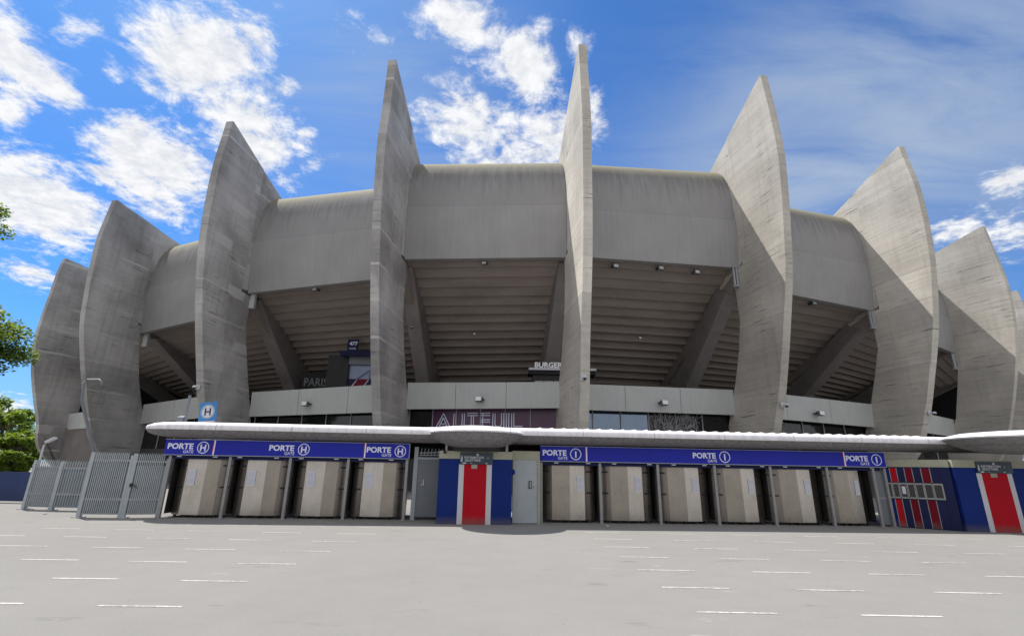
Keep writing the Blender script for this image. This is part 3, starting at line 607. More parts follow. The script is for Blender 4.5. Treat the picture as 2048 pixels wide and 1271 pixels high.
PROFN = [(0, 0), (.14, .08), (.3, .21), (.36, .35), (.3, .49), (.25, .60), (.12, .69), (-.06, .77), (-.38, .848), (-.75, .90), (-1.15, .945), (-1.7, .978), (-2.4, 1.0), (-4.5, 1.015), (-9, 1.0), (-16, .97)]
def bay_pts(k, prof_fn):
    """points for the left (fin k) and right (fin k+1) ends"""
    return [sp(k, *a) for a in prof_fn(k, 0)], [sp(k + 1, *a) for a in prof_fn(k + 1, 1)]
for k in range(len(BAY)):
    fbl, fbr, crl, crr, rtl, rtr, rbl, rbr = BAY[k]
    h = (FIN[k][5] / 2, -FIN[k + 1][5] / 2)
    # ---- fascia with rolled roof edge, thin return at the bottom
    A, B = [], []
    for (ds, t) in PROFN:
        A.append(sp(k, SF[k] + ds, h[0] - 0.02, fbl + t * (crl - fbl)))
        B.append(sp(k + 1, SF[k + 1] + ds, h[1] + 0.02, fbr + t * (crr - fbr)))
    A = [sp(k, SF[k] - 0.45, h[0] - 0.02, fbl)] + A; B = [sp(k + 1, SF[k + 1] - 0.45, h[1] + 0.02, fbr)] + B
    NSEG = 10
    me = bpy.data.meshes.new('fascia'); vs, fs, uvs = [], [], []
    L = (A[1] - B[1]).length
    vv = []; acc_ = 0
    crest = 13
    d_ = [0]
    for i in range(1, len(A)): d_.append(d_[-1] + (A[i] - A[i - 1]).length)
    for i in range(len(A)):
        for j in range(NSEG + 1):
            p = A[i].lerp(B[i], j / NSEG); vs.append(loc(p)); vv.append((L * j / NSEG, d_[crest] - d_[i]))
    for i in range(len(A) - 1):
        for j in range(NSEG):
            a = i * (NSEG + 1) + j; fs.append((a, a + 1, a + NSEG + 2, a + NSEG + 1))
    me.from_pydata(vs, [], fs); uvl = me.uv_layers.new(name='UVMap')
    for pl in me.polygons:
        for li in pl.loop_indices: uvl.data[li].uv = vv[me.loops[li].vertex_index]
    me.materials.append(m_fascia)
    fo = bpy.data.objects.new('fascia', me); link(fo, stadium); sharp(fo, 40)
    # back lining of the fascia, so the stand underside meets solid concrete
    # ---- stepped underside of the stand
    A, B = [], []
    NS = 16; rise, tread = 0.5, 0.86
    zt0 = ((fbl + fbr) / 2 + 0.35)
    zl, zr = fbl + 0.35, fbr + 0.35
    s = -0.45; z = 0.0
    rl, rr = (zl - 9.3) / NS, (zr - 9.3) / NS
    for i in range(NS):
        a_ = min(max((i - 3) / 7, 0), 1)
        for q in ((s, z), (s - .02, z - .30), (s - .16 - tread * a_ * .72, z - .30), (s - tread, z + .93)):
            A.append(sp(k, SF[k] + q[0], 0, zl - rl * q[1])); B.append(sp(k + 1, SF[k + 1] + q[0], 0, zr - rr * q[1]))
        s -= tread; z += 1
    for q in ((s, z),): A.append(sp(k, SF[k] + q[0], 0, zl - rl * q[1])); B.append(sp(k + 1, SF[k + 1] + q[0], 0, zr - rr * q[1]))
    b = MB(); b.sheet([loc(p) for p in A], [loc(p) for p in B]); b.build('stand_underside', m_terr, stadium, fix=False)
    # ---- dark back of the concourse and its floor, and ceiling strip above it
    sb = SF[k] + s - .02; sb2 = SF[k + 1] + s - .02
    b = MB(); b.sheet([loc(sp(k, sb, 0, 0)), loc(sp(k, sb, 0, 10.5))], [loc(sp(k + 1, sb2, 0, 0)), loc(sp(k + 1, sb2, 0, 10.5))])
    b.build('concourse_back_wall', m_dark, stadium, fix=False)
    b = MB()
    def slab(b, s0, s1, z0l, z0r, z1l, z1r, off=0.0):
        P = [sp(k, s0, h[0] + off, z0l), sp(k, s1, h[0] + off, z0l), sp(k + 1, s1, h[1] - off, z0r), sp(k + 1, s0, h[1] - off, z0r),
             sp(k, s0, h[0] + off, z1l), sp(k, s1, h[0] + off, z1l), sp(k + 1, s1, h[1] - off, z1r), sp(k + 1, s0, h[1] - off, z1r)]
        b.add([loc(p) for p in P], [(0, 1, 2, 3), (4, 5, 6, 7), (0, 1, 5, 4), (1, 2, 6, 5), (2, 3, 7, 6), (3, 0, 4, 7)])
    sr_ = [-4.9, -7.5, -8.3, -8.8, -8.6, -7.7, -7.2, -6.3, -6.3, -6.3, -6.3]
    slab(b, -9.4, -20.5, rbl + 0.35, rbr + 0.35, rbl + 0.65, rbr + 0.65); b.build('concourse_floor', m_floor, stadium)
    # ---- pale parapet panels, three to a bay
    for j in range(3):
        t0, t1 = j / 3 + (0.0013 if j else 0), (j + 1) / 3 - (0.0013 if j < 2 else 0)
        def q(side_s, zz, t, bk):
            a = sp(k, sr_[k] - bk, h[0], zz[0]); c = sp(k + 1, sr_[k + 1] - bk, h[1], zz[1]); return a.lerp(c, t)
        P = [q(0, (rbl, rbr), t0, 0.12), q(0, (rbl, rbr), t0, 0.34), q(0, (rbl, rbr), t1, 0.34), q(0, (rbl, rbr), t1, 0.12),
             q(0, (rtl, rtr), t0, 0), q(0, (rtl, rtr), t0, 0.22), q(0, (rtl, rtr), t1, 0.22), q(0, (rtl, rtr), t1, 0)]
        b = MB(); b.add([loc(p) for p in P], [(0, 1, 2, 3), (4, 5, 6, 7), (0, 1, 5, 4), (1, 2, 6, 5), (2, 3, 7, 6), (3, 0, 4, 7)])
        b.build('parapet_panel', m_rail, stadium)
    # ---- glazing band under the parapet, then a rendered ground-floor wall
    sg = [-5.0, -8.2, -9.3, -9.9, -9.9, -8.7, -8.3, -7.4, -7.4, -7.4, -7.4]
    def gp(t, z, bk=0.0):
        a = sp(k, sg[k] - bk, h[0], z); c = sp(k + 1, sg[k + 1] - bk, h[1], z); return a.lerp(c, t)
    NP = 6
    gm = {3: [m_glassd, m_purple, m_purple, m_purple, m_purple, m_purple], 4: [m_glassr, m_glassr, m_glassr, m_glassd, m_glassd, m_glassd]}.get(k, [m_glassd] * 6)
    for j in range(NP if k else 0):
        t0, t1 = j / NP, (j + 1) / NP
        b = MB(); b.add([loc(gp(t0, 3.0)), loc(gp(t1, 3.0)), loc(gp(t1, 6.35)), loc(gp(t0, 6.35))], [(0, 1, 2, 3)])
        w = b.build('window', gm[j], stadium, fix=False)
        b = MB(); b.bar(loc(gp(t0, 3.0) + Vector((0, -.05, 0))), loc(gp(t0, 6.35) + Vector((0, -.05, 0))), 0.07); b.build('window_frame', m_mull, w)
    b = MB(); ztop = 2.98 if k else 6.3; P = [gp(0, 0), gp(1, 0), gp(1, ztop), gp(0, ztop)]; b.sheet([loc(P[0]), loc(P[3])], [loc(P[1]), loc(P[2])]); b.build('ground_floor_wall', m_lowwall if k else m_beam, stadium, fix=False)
    if k == 3:
        # striped capital letters on the plum glazing
        a = gp(0, 4.60, -0.04); c = gp(1, 4.60, -0.04); dx = (c - a).normalized()
        b = MB()
        def P2(u, v): return loc(a + dx * u + Vector((0, 0, v)))
        def ln(*pts):
            for p, r_ in zip(pts, pts[1:]): b.bar(P2(*p), P2(*r_), 0.07, 0.03, up=(0, 1, 0))
        H_ = 1.16; u0_ = 2.2
        def letter(ch, u, w):
            if ch == 'A':
                ln((u, 0), (u + w * .5, H_), (u + w, 0)); ln((u + .22, 0), (u + w * .5, H_ * .72), (u + w - .22, 0)); ln((u + .36, .18), (u + w - .36, .18)); ln((u + .46, .36), (u + w - .46, .36))
            elif ch == 'U':
                for q_ in (0, .17): ln((u + q_, H_), (u + q_, .12 + q_), (u + .1 + q_, q_), (u + w - .1 - q_, q_), (u + w - q_, .12 + q_), (u + w - q_, H_))
            elif ch == 'T':
                for q_ in (0, .17): ln((u, H_ - q_), (u + w, H_ - q_))
                for q_ in (-.09, .09): ln((u + w / 2 + q_, H_ - .17), (u + w / 2 + q_, 0))
            elif ch == 'E':
                for q_ in (0, .17): ln((u + q_, 0), (u + q_, H_))
                for v_ in (0, .17, H_ / 2 - .08, H_ / 2 + .09, H_ - .17, H_): ln((u, v_), (u + w, v_))
            elif ch == 'I':
                for q_ in (0, .17): ln((u + q_, 0), (u + q_, H_))
            elif ch == 'L':
                for q_ in (0, .17): ln((u + q_, H_), (u + q_, q_), (u + w, q_))
        u = u0_
        for ch, w in zip('AUTEUIL', (1.25, .85, .85, .75, .85, .17, .85)): letter(ch, u, w); u += w + .22
        b.build('wall_lettering', m_letter, stadium)
    if k in (4, 5):
        # carved branch pattern screen behind the glazing
        b = MB(); rr_ = random.Random(k * 5)
        t0, t1 = (.53, .80) if k == 4 else (.02, .33)
        for i in range(150):
            t = rr_.uniform(t0, t1); z = rr_.uniform(3.3, 5.7); an = rr_.choice([rr_.uniform(-.4, .4), rr_.uniform(.5, 1.3), rr_.uniform(1.3, 1.8)]); pts = []
            for q_ in range(5):
                pts.append(loc(gp(t, z, -0.10))); t += math.cos(an) * .012; z += math.sin(an) * .16; an += rr_.uniform(-.6, .6)
            b.tube(pts, .03, 4)
        b.build('branch_screen', m_mull, stadium)
    # ---
# steel channel brackets hanging at the lower corners of the fascia
for k, off in ((5, -1), (6, -1), (7, -1), (2, 1), (1, 1)):
    b = MB(); sgn = off; fb = BAY[k - 1][1] if off < 0 else BAY[k][0]
    T = FIN[k][5] / 2 * sgn
    if sgn < 0:
        a = sp(k, SF[k] - .15, T - .32, fb); 
        for dx_ in (0, .24): b.bar(loc(sp(k, SF[k] - .15, T - .36 + dx_, fb + .1)), loc(sp(k, SF[k] - .15, T - .36 + dx_, fb - 1.55)), .12, .2)
        b.bar(loc(sp(k, SF[k] - .15, T - .46, fb - 1.5)), loc(sp(k, SF[k] - .15, T, fb - 1.5)), .2, .14)
    else:
        b.bar(loc(sp(k, SF[k] - .5, T + .2, fb + .1)), loc(sp(k, SF[k] - .5, T + .2, fb - 1.2)), .4, .3)
    b.build('drain_bracket', m_lightmetal if sgn < 0 else m_rail, stadium)

# ------------------------------------------------------------------ fixtures on the stadium
def make_flood(name):
    r = empty(name, (0, 0, 0)); 
    b = MB(); b.prism([(-.30, -.16), (.05, -.20), (.10, .14), (-.24, .18)], -.26, .26); b.build('housing', m_greymetal, r, bevel=.015)
    b = MB(); b.add([(-.22, -.31, -.14), (.22, -.31, -.14), (.22, -.255, .16), (-.22, -.255, .16)], [(0, 1, 2, 3)]); b.build('lens', m_lamp, r, fix=False)
    b = MB(); b.bar((-.29, -.1, 0), (-.29, .3, 0), .03, .08); b.bar((.29, -.1, 0), (.29, .3, 0), .03, .08); b.bar((-.29, .3, 0), (.29, .3, 0), .03, .1); b.build('bracket', m_black, r)
    return r
fl = make_flood('floodlight')
flood_src = fl
def bay_hit(px, py, k, kind):
    """where the photo's line of sight meets the parapet / fascia soffit of bay k"""
    if kind == 'parapet':
        sr2 = [-4.9, -7.5, -8.3, -8.8, -8.6, -7.7, -7.2, -6.3, -6.3, -6.3, -6.3]; a, c = sp(k, sr2[k], 0, 6), sp(k + 1, sr2[k + 1], 0, 6)
    else:
        a, c = sp(k, SF[k] - .9, 0, 15), sp(k + 1, SF[k + 1] - .9, 0, 15)
    n = (c - a).cross(Vector((0, 0, 1))).normalized(); r = ray(px, py); C = Vector((0, 0, CAM_H))
    return C + r * ((a - C).dot(n) / r.dot(n)), math.atan2((c - a).y, (c - a).x)
FL = [(617, 808, 2, 'parapet', 1, 'floodlight on the pale parapet right of the blue square H sign'),
      (961, 799, 3, 'parapet', 1, 'floodlight on the parapet directly above the big striped wall lettering'),
      (1323, 806, 4, 'parapet', 1, 'floodlight on the parapet above the carved branch screen, right of the central fin'),
      (1632, 827, 5, 'parapet', 1, 'floodlight on the narrow parapet between the second and third fins right of centre'),
      (969, 527, 3, 'soffit', .7, 'small bright lamp under the fascia left of the central fin'),
      (1230, 533, 4, 'soffit', .8, 'dark unlit lamp box under the fascia close to the right side of the central fin'),
      (1320, 537, 4, 'soffit', .8, 'lamp with bright lens under the fascia, middle of three in its bay'),
      (1392, 545, 4, 'soffit', .8, 'dark lamp box under the fascia, rightmost of three in its bay'),
      (1625, 607, 5, 'soffit', .8, 'lamp under the fascia of the second bay right of the central fin'),
      (632, 579, 2, 'soffit', .8, 'lamp under the fascia above the seat block number sign')]
FL += [(949, 668, 42.0, 'at', .45, 'tiny lamp under the middle rows of the bay left of the central fin'),
       (1280, 676, 41.5, 'at', .45, 'tiny lamp under the middle rows of the bay right of the central fin')]
for i, (px, py, k, kind, sc, lab) in enumerate(FL):
    o = flood_src if i == 0 else copy_tree(flood_src)
    p, rz = bay_hit(px, py, k, kind) if kind != 'at' else (at(px, py, k), 0.0)
    if kind == 'parapet': p = p - Vector((-math.sin(rz), math.cos(rz), 0)) * .34
    o.location = p; o.rotation_euler = (0, 0, rz); o.scale = (sc,) * 3
    tag(o, lab, 'floodlight', 'floodlights fixed to the stadium')
def make_cam():
    r = empty('security_camera', (0, 0, 0))
    b = MB(); b.box(-.17, .17, -.08, .0, -.17, .17); b.build('mounting_plate', m_kwhite, r, bevel=.02)
    b = MB(); b.bar((0, -.08, 0), (0, -.34, .04), .06); b.build('arm', m_kwhite, r)
    b = MB(); b.lathe([(.02, .1), (.12, .06), (.14, -.02), (.13, -.06)], (0, -.36, -.02), 14); b.build('camera_head', m_kwhite, r, smooth=True)
    b = MB(); b.lathe([(.11, 0), (.10, -.06), (.06, -.11), (.01, -.13)], (0, -.36, -.085), 14); b.build('dome', m_black, r, smooth=True)
    return r
cm = make_cam()
def on_front(k, z, off=0.0):
    return sp(k, hermite(FIN[k][6], z) + .02, off, z), R(FIN[k][2])
cams = [(4, 7.1, -.12, 'security camera on the foot of the central fin, right of the plum glazing'), (5, 6.2, 0.1, 'security camera low on the first fin right of the central fin'),
        (2, 7.05, -.15, 'security camera on the fin just above the blue square H sign'), (6, 6.25, .1, 'security camera low on the second fin right of the central fin')]
for i, (k, z, off, lab) in enumerate(cams):
    o = cm if i == 0 else copy_tree(cm)
    p, rz = on_front(k, z, off); o.location = p; o.rotation_euler = (0, 0, rz)
    tag(o, lab, 'security camera', 'dome cameras on the fins')

for (px, py, Y, lab) in ((825, 655, 40.3, 'small white security camera on the raking column left of the central fin'), (1411, 680, 41.3, 'small white security camera on the raking column right of the central fin')):
    o = copy_tree(cm); o.location = at(px, py, Y); o.rotation_euler = (0, 0, 0); o.scale = (.95, .95, .95); tag(o, lab, 'security camera', 'dome cameras on the fins')
# seat block sign, painted stair block and lettering inside the bay left of centre
Yb = 43.5
def frame_at(px0, py0, px1, py1, Y): a, c = at(px0, py1, Y), at(px1, py0, Y); return a, c
a, c = frame_at(694, 679, 718, 703, Yb)
t = empty('block_number_sign', (a.x, Yb, a.z), 0, 'dark sign with the number 477 hanging in the bay above the striped stair', 'sign')
w, hgt = c.x - a.x, c.z - a.z
b = MB(); b.box(0, w, -.06, .06, 0, hgt); b.build('board', m_navy, t)
text('lettering', '477', .48, m_letter, t, (w * .18, -.075, hgt * .52), bold=.012)
text('lettering', 'ACCÈS', .2, m_letter, t, (w * .18, -.075, hgt * .2), bold=.002)
a2, c2 = frame_at(680, 702, 748, 711, Yb)
b = MB(); b.box(a2.x - a.x, c2.x - a.x, -.08, .10, a2.z - a.z, c2.z - a.z); b.build('lower_strip', m_navy, t)
a, c = frame_at(655, 708, 748, 775, Yb + .6)
t = empty('stair_block', (a.x, Yb + .6, 6.1), 0, 'walled stair block with blue and red striped slope below the number sign', 'staircase')
def lx(px, py, Y=Yb + .6): p = at(px, py, Y); return p.x - a.x, p.z - 6.1
x0, z0 = lx(658, 709); x1, z1 = lx(694, 760); x2, z2 = lx(760, 729); _, z3 = lx(700, 757)
b = MB(); b.box(x0, x1, 0, 1.6, 0, z0); b.build('side_wall', m_black, t)
b = MB(); b.box(x1 + .003, x2, 0, .3, z2, z0 - .05); b.build('header', m_greymetal, t)
b = MB(); b.box(x1 + .003, x2, .35, .6, z3 - 1, z2 + .3); b.build('back_wall', m_bwall, t)
xs = [x1 - .9, x1 + .05, x1 + 1.25, x1 + 1.35, x1 + 2.4, x1 + 2.5, x1 + 3.4]
for (u0_, u1_, mm_) in ((0.0, .95, m_carpet), (.95, 1.07, m_kwhite), (1.07, 2.0, m_carpetr), (2.0, 2.12, m_kwhite), (2.12, 3.2, m_carpet)):
    zt_, zb_ = z3 + .05, .2
    b = MB(); b.add([(x1 - 1.0 + u0_ - .6, -.9, zb_), (x1 - 1.0 + u1_ - .6, -.9, zb_), (x1 + u1_ - .2, .33, zt_), (x1 + u0_ - .2, .33, zt_),
                     (x1 - 1.0 + u0_ - .6, -.9, zb_ - .1), (x1 - 1.0 + u1_ - .6, -.9, zb_ - .1), (x1 + u1_ - .2, .33, zt_ - .1), (x1 + u0_ - .2, .33, zt_ - .1)],
                    [(0, 1, 2, 3), (4, 5, 6, 7), (0, 1, 5, 4), (1, 2, 6, 5), (2, 3, 7, 6), (3, 0, 4, 7)])
    b.build('stair_stripe', mm_, t)
b = MB(); b.tube([(x1 + .7, .2, z3 - .05), (x1 + 1.9, .25, z3 + .85), (x1 + 1.9, .25, z3 - .1)], .03, 6); b.build('handrail', m_navy, t)
a, c = frame_at(606, 750, 655, 772, 45.5)
t = empty('wall_banner', (a.x, 45.5, a.z), 0, 'dark banner with faint pale capitals at the back of the bay', 'banner')
b = MB(); b.box(-.2, c.x - a.x + .3, 0, .05, -1.4, c.z - a.z + .2); b.build('cloth', m_dark, t)
text('lettering', 'PARIS', 1.05, m_greymetal, t, (0, -.02, .05), bold=.01, sx=.85)
# burger counter behind the central fin
a = at(1058, 765, 38.6); c = at(1192, 735, 38.6)
t = empty('burger_stand', (a.x, 38.6, 6.3), 0, 'black burger stand with white sign letters half hidden behind the central fin', 'food stand')
W = c.x - a.x; zl_ = at(1100, 739, 38.6).z - 6.3
b = MB(); b.box(0.3, W * .9, .4, 1.5, 0, zl_ - .35); b.build('counter_body', m_black, t)
b = MB(); b.box(-.05, W, .15, 1.6, zl_ - .32, zl_ - .02); b.build('roof_slab', m_dark, t)
b = MB(); b.box(-.02, W + .02, 0, .14, zl_ - .02, zl_ + .16); b.build('ledge', m_kwhite, t)
u_ = at(1069, 735, 38.6).x - a.x
text('sign_lettering', 'BURGER', .58, m_lamp, t, (u_, .06, zl_ + .2), bold=.018, sx=1.02)
u_ = at(1173, 735, 38.6).x - a.x
text('sign_lettering', 'S', .58, m_lamp, t, (u_, .06, zl_ + .17), bold=.018)
for i in range(3):
    b = MB(); b.box(.5 + i * .75, 1.15 + i * .75, .36, .39, zl_ - .95, zl_ - .83); b.build('menu_strip', m_mull, t)

# ------------------------------------------------------------------ gate rows
angL, angR = math.atan(.07), math.atan(.06)
yL = lambda x: 18.2 + .07 * x
yR = lambda x: 17.75 + .06 * x
PL = [-11.42, -9.47, -7.49, -5.55, -3.56]
PR = [1.09, 3.13, 5.17, 7.2, 9.22, 11.3, 13.02]
def make_turnstile(mirror):
    r = empty('turnstile', (0, 0, 0))
    fx = (lambda x: 2.0 - x) if mirror else (lambda x: x)
    H1, H0 = 1.93, 0.09
    # plan of the folded shield, from the gap side to the post
    plan = [(.08, .62), (.14, .30), (.50, .08), (1.18 if not mirror else 1.02, .0), (1.62, .05), (1.985, .24), (1.99, .62)]
    for i in range(len(plan) - 1):
        (xa, ya), (xb, yb) = plan[i], plan[i + 1]
        xa, xb = fx(xa), fx(xb)
        b = MB(); b.add([(xa, ya, H0), (xb, yb, H0), (xb, yb, H1), (xa, ya, H1), (xa, ya + .03, H0), (xb, yb + .03, H0), (xb, yb + .03, H1), (xa, ya + .03, H1)],
                        [(0, 1, 2, 3), (4, 5, 6, 7), (0, 1, 5, 4), (1, 2, 6, 5), (2, 3, 7, 6), (3, 0, 4, 7)])
        b.build('shield_panel', m_steel2 if i == 2 else (m_steel3 if i in (0, 1, 4) else m_steel), r)  # facet tones carry bright and dark reflections in the colour
    def onp(i, t, z, d=.012):
        (xa, ya), (xb, yb) = plan[i], plan[i + 1]; x = xa + (xb - xa) * t; y = ya + (yb - ya) * t
        n = Vector((yb - ya, -(xb - xa), 0)).normalized() * d; return (fx(x + n.x), y + n.y, z)
    for (i, t0, t1, z) in ((4, .2, .95, 1.66), (4, .2, .95, .96), (1, .25, .8, 1.66), (1, .25, .8, .96)):
        b = MB(); p, q = onp(i, t0, z), onp(i, t1, z); b.bar(p, q, .024, .05); b.build('hinge_slot', m_black, r)
    p0, p1 = onp(2, .12, 0), onp(2, .52, 0)
    b = MB(); b.add([(p0[0], p0[1], 1.02), (p1[0], p1[1], 1.02), (p1[0], p1[1], 1.52), (p0[0], p0[1], 1.52)], [(0, 1, 2, 3)])
    nt_ = b.build('notice', m_paper, r, fix=False)
    b = MB()
    for z in [1.07 + .035 * i for i in range(12)]:
        if abs(z - 1.27) < .02: continue
        q0, q1 = onp(2, .15, z, .016), onp(2, .48, z, .016); b.add([q0, q1, (q1[0], q1[1], z + .01), (q0[0], q0[1], z + .01)], [(0, 1, 2, 3)])
    b.build('printed_lines', m_print, nt_, fix=False)
    # rotor pole with arms standing in the gap
    b = MB(); b.tube([(fx(.02), .75, .03), (fx(.02), .75, 2.0)], .055, 10); ro = b.build('rotor_pole', m_black, r)
    for z in (.35, .62, .9, 1.18, 1.46, 1.74):
        b = MB(); b.tube([(fx(.02) - .3, .68, z), (fx(.02), .75, z), (fx(.02) + .26, .90, z)], .018, 6); b.build('rotor_arm', m_post, ro)
    b = MB(); b.box(min(fx(.0), fx(.03)), max(fx(.0), fx(.03)), .12, 1.148, .12, 1.93); b.build('side_divider', m_darkmetal, r)
    b = MB(); b.box(min(fx(.02), fx(.9)), max(fx(.02), fx(.9)), 1.15, 1.2, .16, 1.93); b.build('back_panel', m_darkmetal, r)
    for x in (.35, .68, 1.05, 1.35, 1.66, 1.9):
        b = MB(); b.box(fx(x) - .04, fx(x) + .04, .12, .2, 0.002, H0); b.build('foot', m_black, r)
    b = MB(); b.box(min(fx(.9), fx(1.3)), max(fx(.9), fx(1.3)), .21, .25, .035, .085); b.build('floor_bar', m_black, r)
    b = MB(); b.box(min(fx(.42), fx(1.92)), max(fx(.42), fx(1.92)), .05, .62, H1 + .002, H1 + .03); b.build('top_cap', m_navy, r)
    return r
ts = make_turnstile(False)
labL = ['steel turnstile shield beside the picket fence, leftmost under the H gate board', 'steel turnstile shield second from the picket fence under the H gate board',
        'steel turnstile shield third from the picket fence under the H gate board', 'steel turnstile shield under the H gate board next to the dark grey door']
labR = ['steel turnstile shield under the I gate board next to the pale grey door', 'steel turnstile shield second from the pale grey door under the I gate board',
        'steel turnstile shield third from the pale grey door under the I gate board', 'steel turnstile shield fourth from the pale grey door under the I gate board',
        'steel turnstile shield fifth from the pale grey door under the I gate board', 'steel turnstile shield at the right end of the I gate board, beside the ticket windows']
for i in range(4):
    o = ts if i == 0 else copy_tree(ts)
    o.location = (PL[i], yL(PL[i]) + .05, 0); o.rotation_euler = (0, 0, angL); o.scale = ((PL[i + 1] - PL[i]) / 2.0, 1, 1)
    tag(o, labL[i], 'turnstile', 'turnstiles in the entrance gates')
ts2 = make_turnstile(True)
for i in range(6):
    o = ts2 if i == 0 else copy_tree(ts2)
    o.location = (PR[i], yR(PR[i]) + .05, 0); o.rotation_euler = (0, 0, angR); o.scale = ((PR[i + 1] - PR[i]) / 2.0, 1, 1)
    tag(o, labR[i], 'turnstile', 'turnstiles in the entrance gates')
# posts of the gate frame
b = MB(); b.box(-.045, .045, -.045, .045, 0, 1.95); b.box(-.09, .09, -.09, .09, 0, .015)
p0 = b.build('gate_post', m_post)
ordn = ['first', 'second', 'third', 'fourth', 'fifth', 'sixth', 'seventh']
npost = 0
for nm, PX, yf, an, which, side in (('L', PL, yL, angL, 'H', 'left'), ('R', PR + [13.45], yR, angR, 'I', 'left')):
    for i, x in enumerate(PX):
        o = p0 if npost == 0 else p0.copy()
        if npost: col.objects.link(o)
        npost += 1
        o.location = (x, yf(x) - .06, 0); o.rotation_euler = (0, 0, an)
        if which == 'H':
            lab = ['grey gate post at the picket fence end of the H gate board', 'grey gate post between the first and second turnstiles from the picket fence', 'grey gate post in the middle of the four H gate turnstiles',
                   'grey gate post between the third and fourth turnstiles from the picket fence', 'grey gate post between the H turnstiles and the dark grey door'][i]
        else:
            lab = ['grey gate post between the pale grey door and the I turnstiles', 'grey gate post between the first and second turnstiles from the pale grey door', 'grey gate post between the second and third turnstiles from the pale grey door',
                   'grey gate post in the middle of the six I gate turnstiles', 'grey gate post between the fourth and fifth turnstiles from the pale grey door', 'grey gate post between the last two I gate turnstiles',
                   'grey gate post at the right end of the turnstiles', 'grey gate post standing alone just before the ticket windows'][i]
        tag(o, lab, 'post', 'posts of the turnstile gates')
t = empty('infill_panel', (13.06, yR(13.06), 0), angR, 'narrow grey sheet panel between the last turnstile and the ticket windows', 'panel')
b = MB(); b.box(0, .36, 0, .03, .06, 1.9); b.build('sheet', m_greymetal, t)
b = MB(); b.box(0, .36, -.02, -.001, .9, .96); b.build('rail', m_post, t)
# sign boards
def gate_sign(x0, x1, px0, px1, yf, an, letter, texts, divs, lights, lab):
    t = empty('gate_sign', (x0, yf(x0) - .16, 0), an, lab, 'sign')
    Lb = (x1 - x0) / math.cos(an)
    ux = lambda px: (px - px0) / (px1 - px0) * Lb
    b = MB(); b.box(0, Lb, 0, .14, 1.985, 2.49); b.build('board', m_blue, t)
    b = MB(); b.box(-.012, Lb + .012, -.012, .0, 1.975, 1.995); b.box(-.012, Lb + .012, -.012, .0, 2.485, 2.502); b.box(Lb, Lb + .02, -.012, .14, 1.995, 2.485); b.build('trim', m_lightmetal, t)
    b = MB(); b.box(.05, Lb - .15, .10, .20, 1.86, 1.974); b.build('lamp_rail', m_navy, t)
    for px in divs:
        u = ux(px); b = MB(); b.box(u, u + .045, -.009, -.001, 1.997, 2.483); b.build('divider', m_letter, t)
        b = MB(); b.box(u - .03, u - .002, -.009, -.001, 1.997, 2.483); b.build('divider', m_red, t)
    for px in texts:
        u = ux(px)
        text('lettering', 'PORTE', .252, m_letter, t, (u, -.006, 2.185), bold=.0085, ext=.004, sx=1.09)
        text('lettering', 'GATE', .135, m_letter, t, (u + .53, -.006, 2.05), bold=.001, ext=.004, sx=1.0)
        cxx = u + 1.16
        b = MB(); n = 40; ro, ri = .195, .168
        vs = [(cxx + r_ * math.cos(2 * math.pi * q / n), -.008, 2.235 + r_ * math.sin(2 * math.pi * q / n)) for r_ in (ro, ri) for q in range(n)]
        b.add(vs, [(q, (q + 1) % n, n + (q + 1) % n, n + q) for q in range(n)])
        b.build('emblem_ring', m_letter, t, fix=False)
        text('lettering', letter, .29, m_letter, t, (cxx, -.006, 2.13), bold=.009, ext=.004, align='CENTER')
    for px in lights:
        u = ux(px); b = MB(); b.box(u - .075, u + .075, .085, .099, 1.925, 1.955); b.build('downlight', m_lamp, t)
    return t
gate_sign(-11.62, -3.5, 323, 818, yL, angL, 'H', [328, 530, 729], [419, 725], [352, 423, 472, 546, 596, 668, 718, 781], 'long blue gate board reading PORTE GATE H above the four left turnstiles')
gate_sign(1.06, 13.5, 1080, 1787, yR, angR, 'I', [1084, 1385, 1703], [1170, 1699.5], [1112, 1175, 1227, 1298, 1347, 1410, 1458, 1529, 1577, 1647, 1692, 1760], 'long blue gate board reading PORTE GATE I above the six right turnstiles')

# ------------------------------------------------------------------ canopy with saucer roofs
t = empty('entrance_canopy', (0, 17, 0), 0, 'long low white-edged concrete canopy over the gates with round saucer roofs', 'canopy')
def nose(z):  # (y, z) around the edge, y forward is negative
    return [(3.6, 3.06), (.35, 3.06), (.12, 3.045), (-.02, 3.0), (-.09, 2.93), (-.10, 2.86), (-.07, 2.79)], [(-.07, 2.79), (.02, 2.70), (.16, 2.61), (.38, 2.555), (.7, 2.54), (1.0, 2.60)], [(1.0, 2.60), (3.6, 2.66), (3.6, 3.06)]
def edge_y(x): return (yL(x) - 17 - .62) if x < -2 else (yR(x) - 17 - .78)
xsL = [-12.72, -12.62, -12.4, -12.1, -11.7, -11.2, -10.5, -9, -7, -5, -3, -1, 1, 3, 5, 7, 9, 11, 13, 14.6, 16, 19]
ups, noses, backs = nose(0)
def can_sheet(name, prof, m):
    b = MB(); n = len(prof); vs = []
    for x in xsL:
        t_ = min(max((x + 12.72) / 1.7, 0), 1); k = math.sqrt(max(1 - (1 - t_) ** 2, 0))   # rounded left end
        for (yy, zz) in prof:
            back = yy if yy > 2 else 1.8 + (yy - 1.8) * (0.25 + .75 * k)
            vs.append((x, edge_y(x) + back, 2.86 + (zz - 2.86) * (0.06 + .94 * k)))
    fs = [(i * n + j, i * n + j + 1, (i + 1) * n + j + 1, (i + 1) * n + j) for i in range(len(xsL) - 1) for j in range(n - 1)]
    b.add(vs, fs); o = b.build(name, m, t, fix=False); return sharp(o, 60)
can_sheet('canopy_top', ups, m_white); can_sheet('canopy_edge', noses, m_stucco); can_sheet('canopy_soffit', backs, m_soffit)
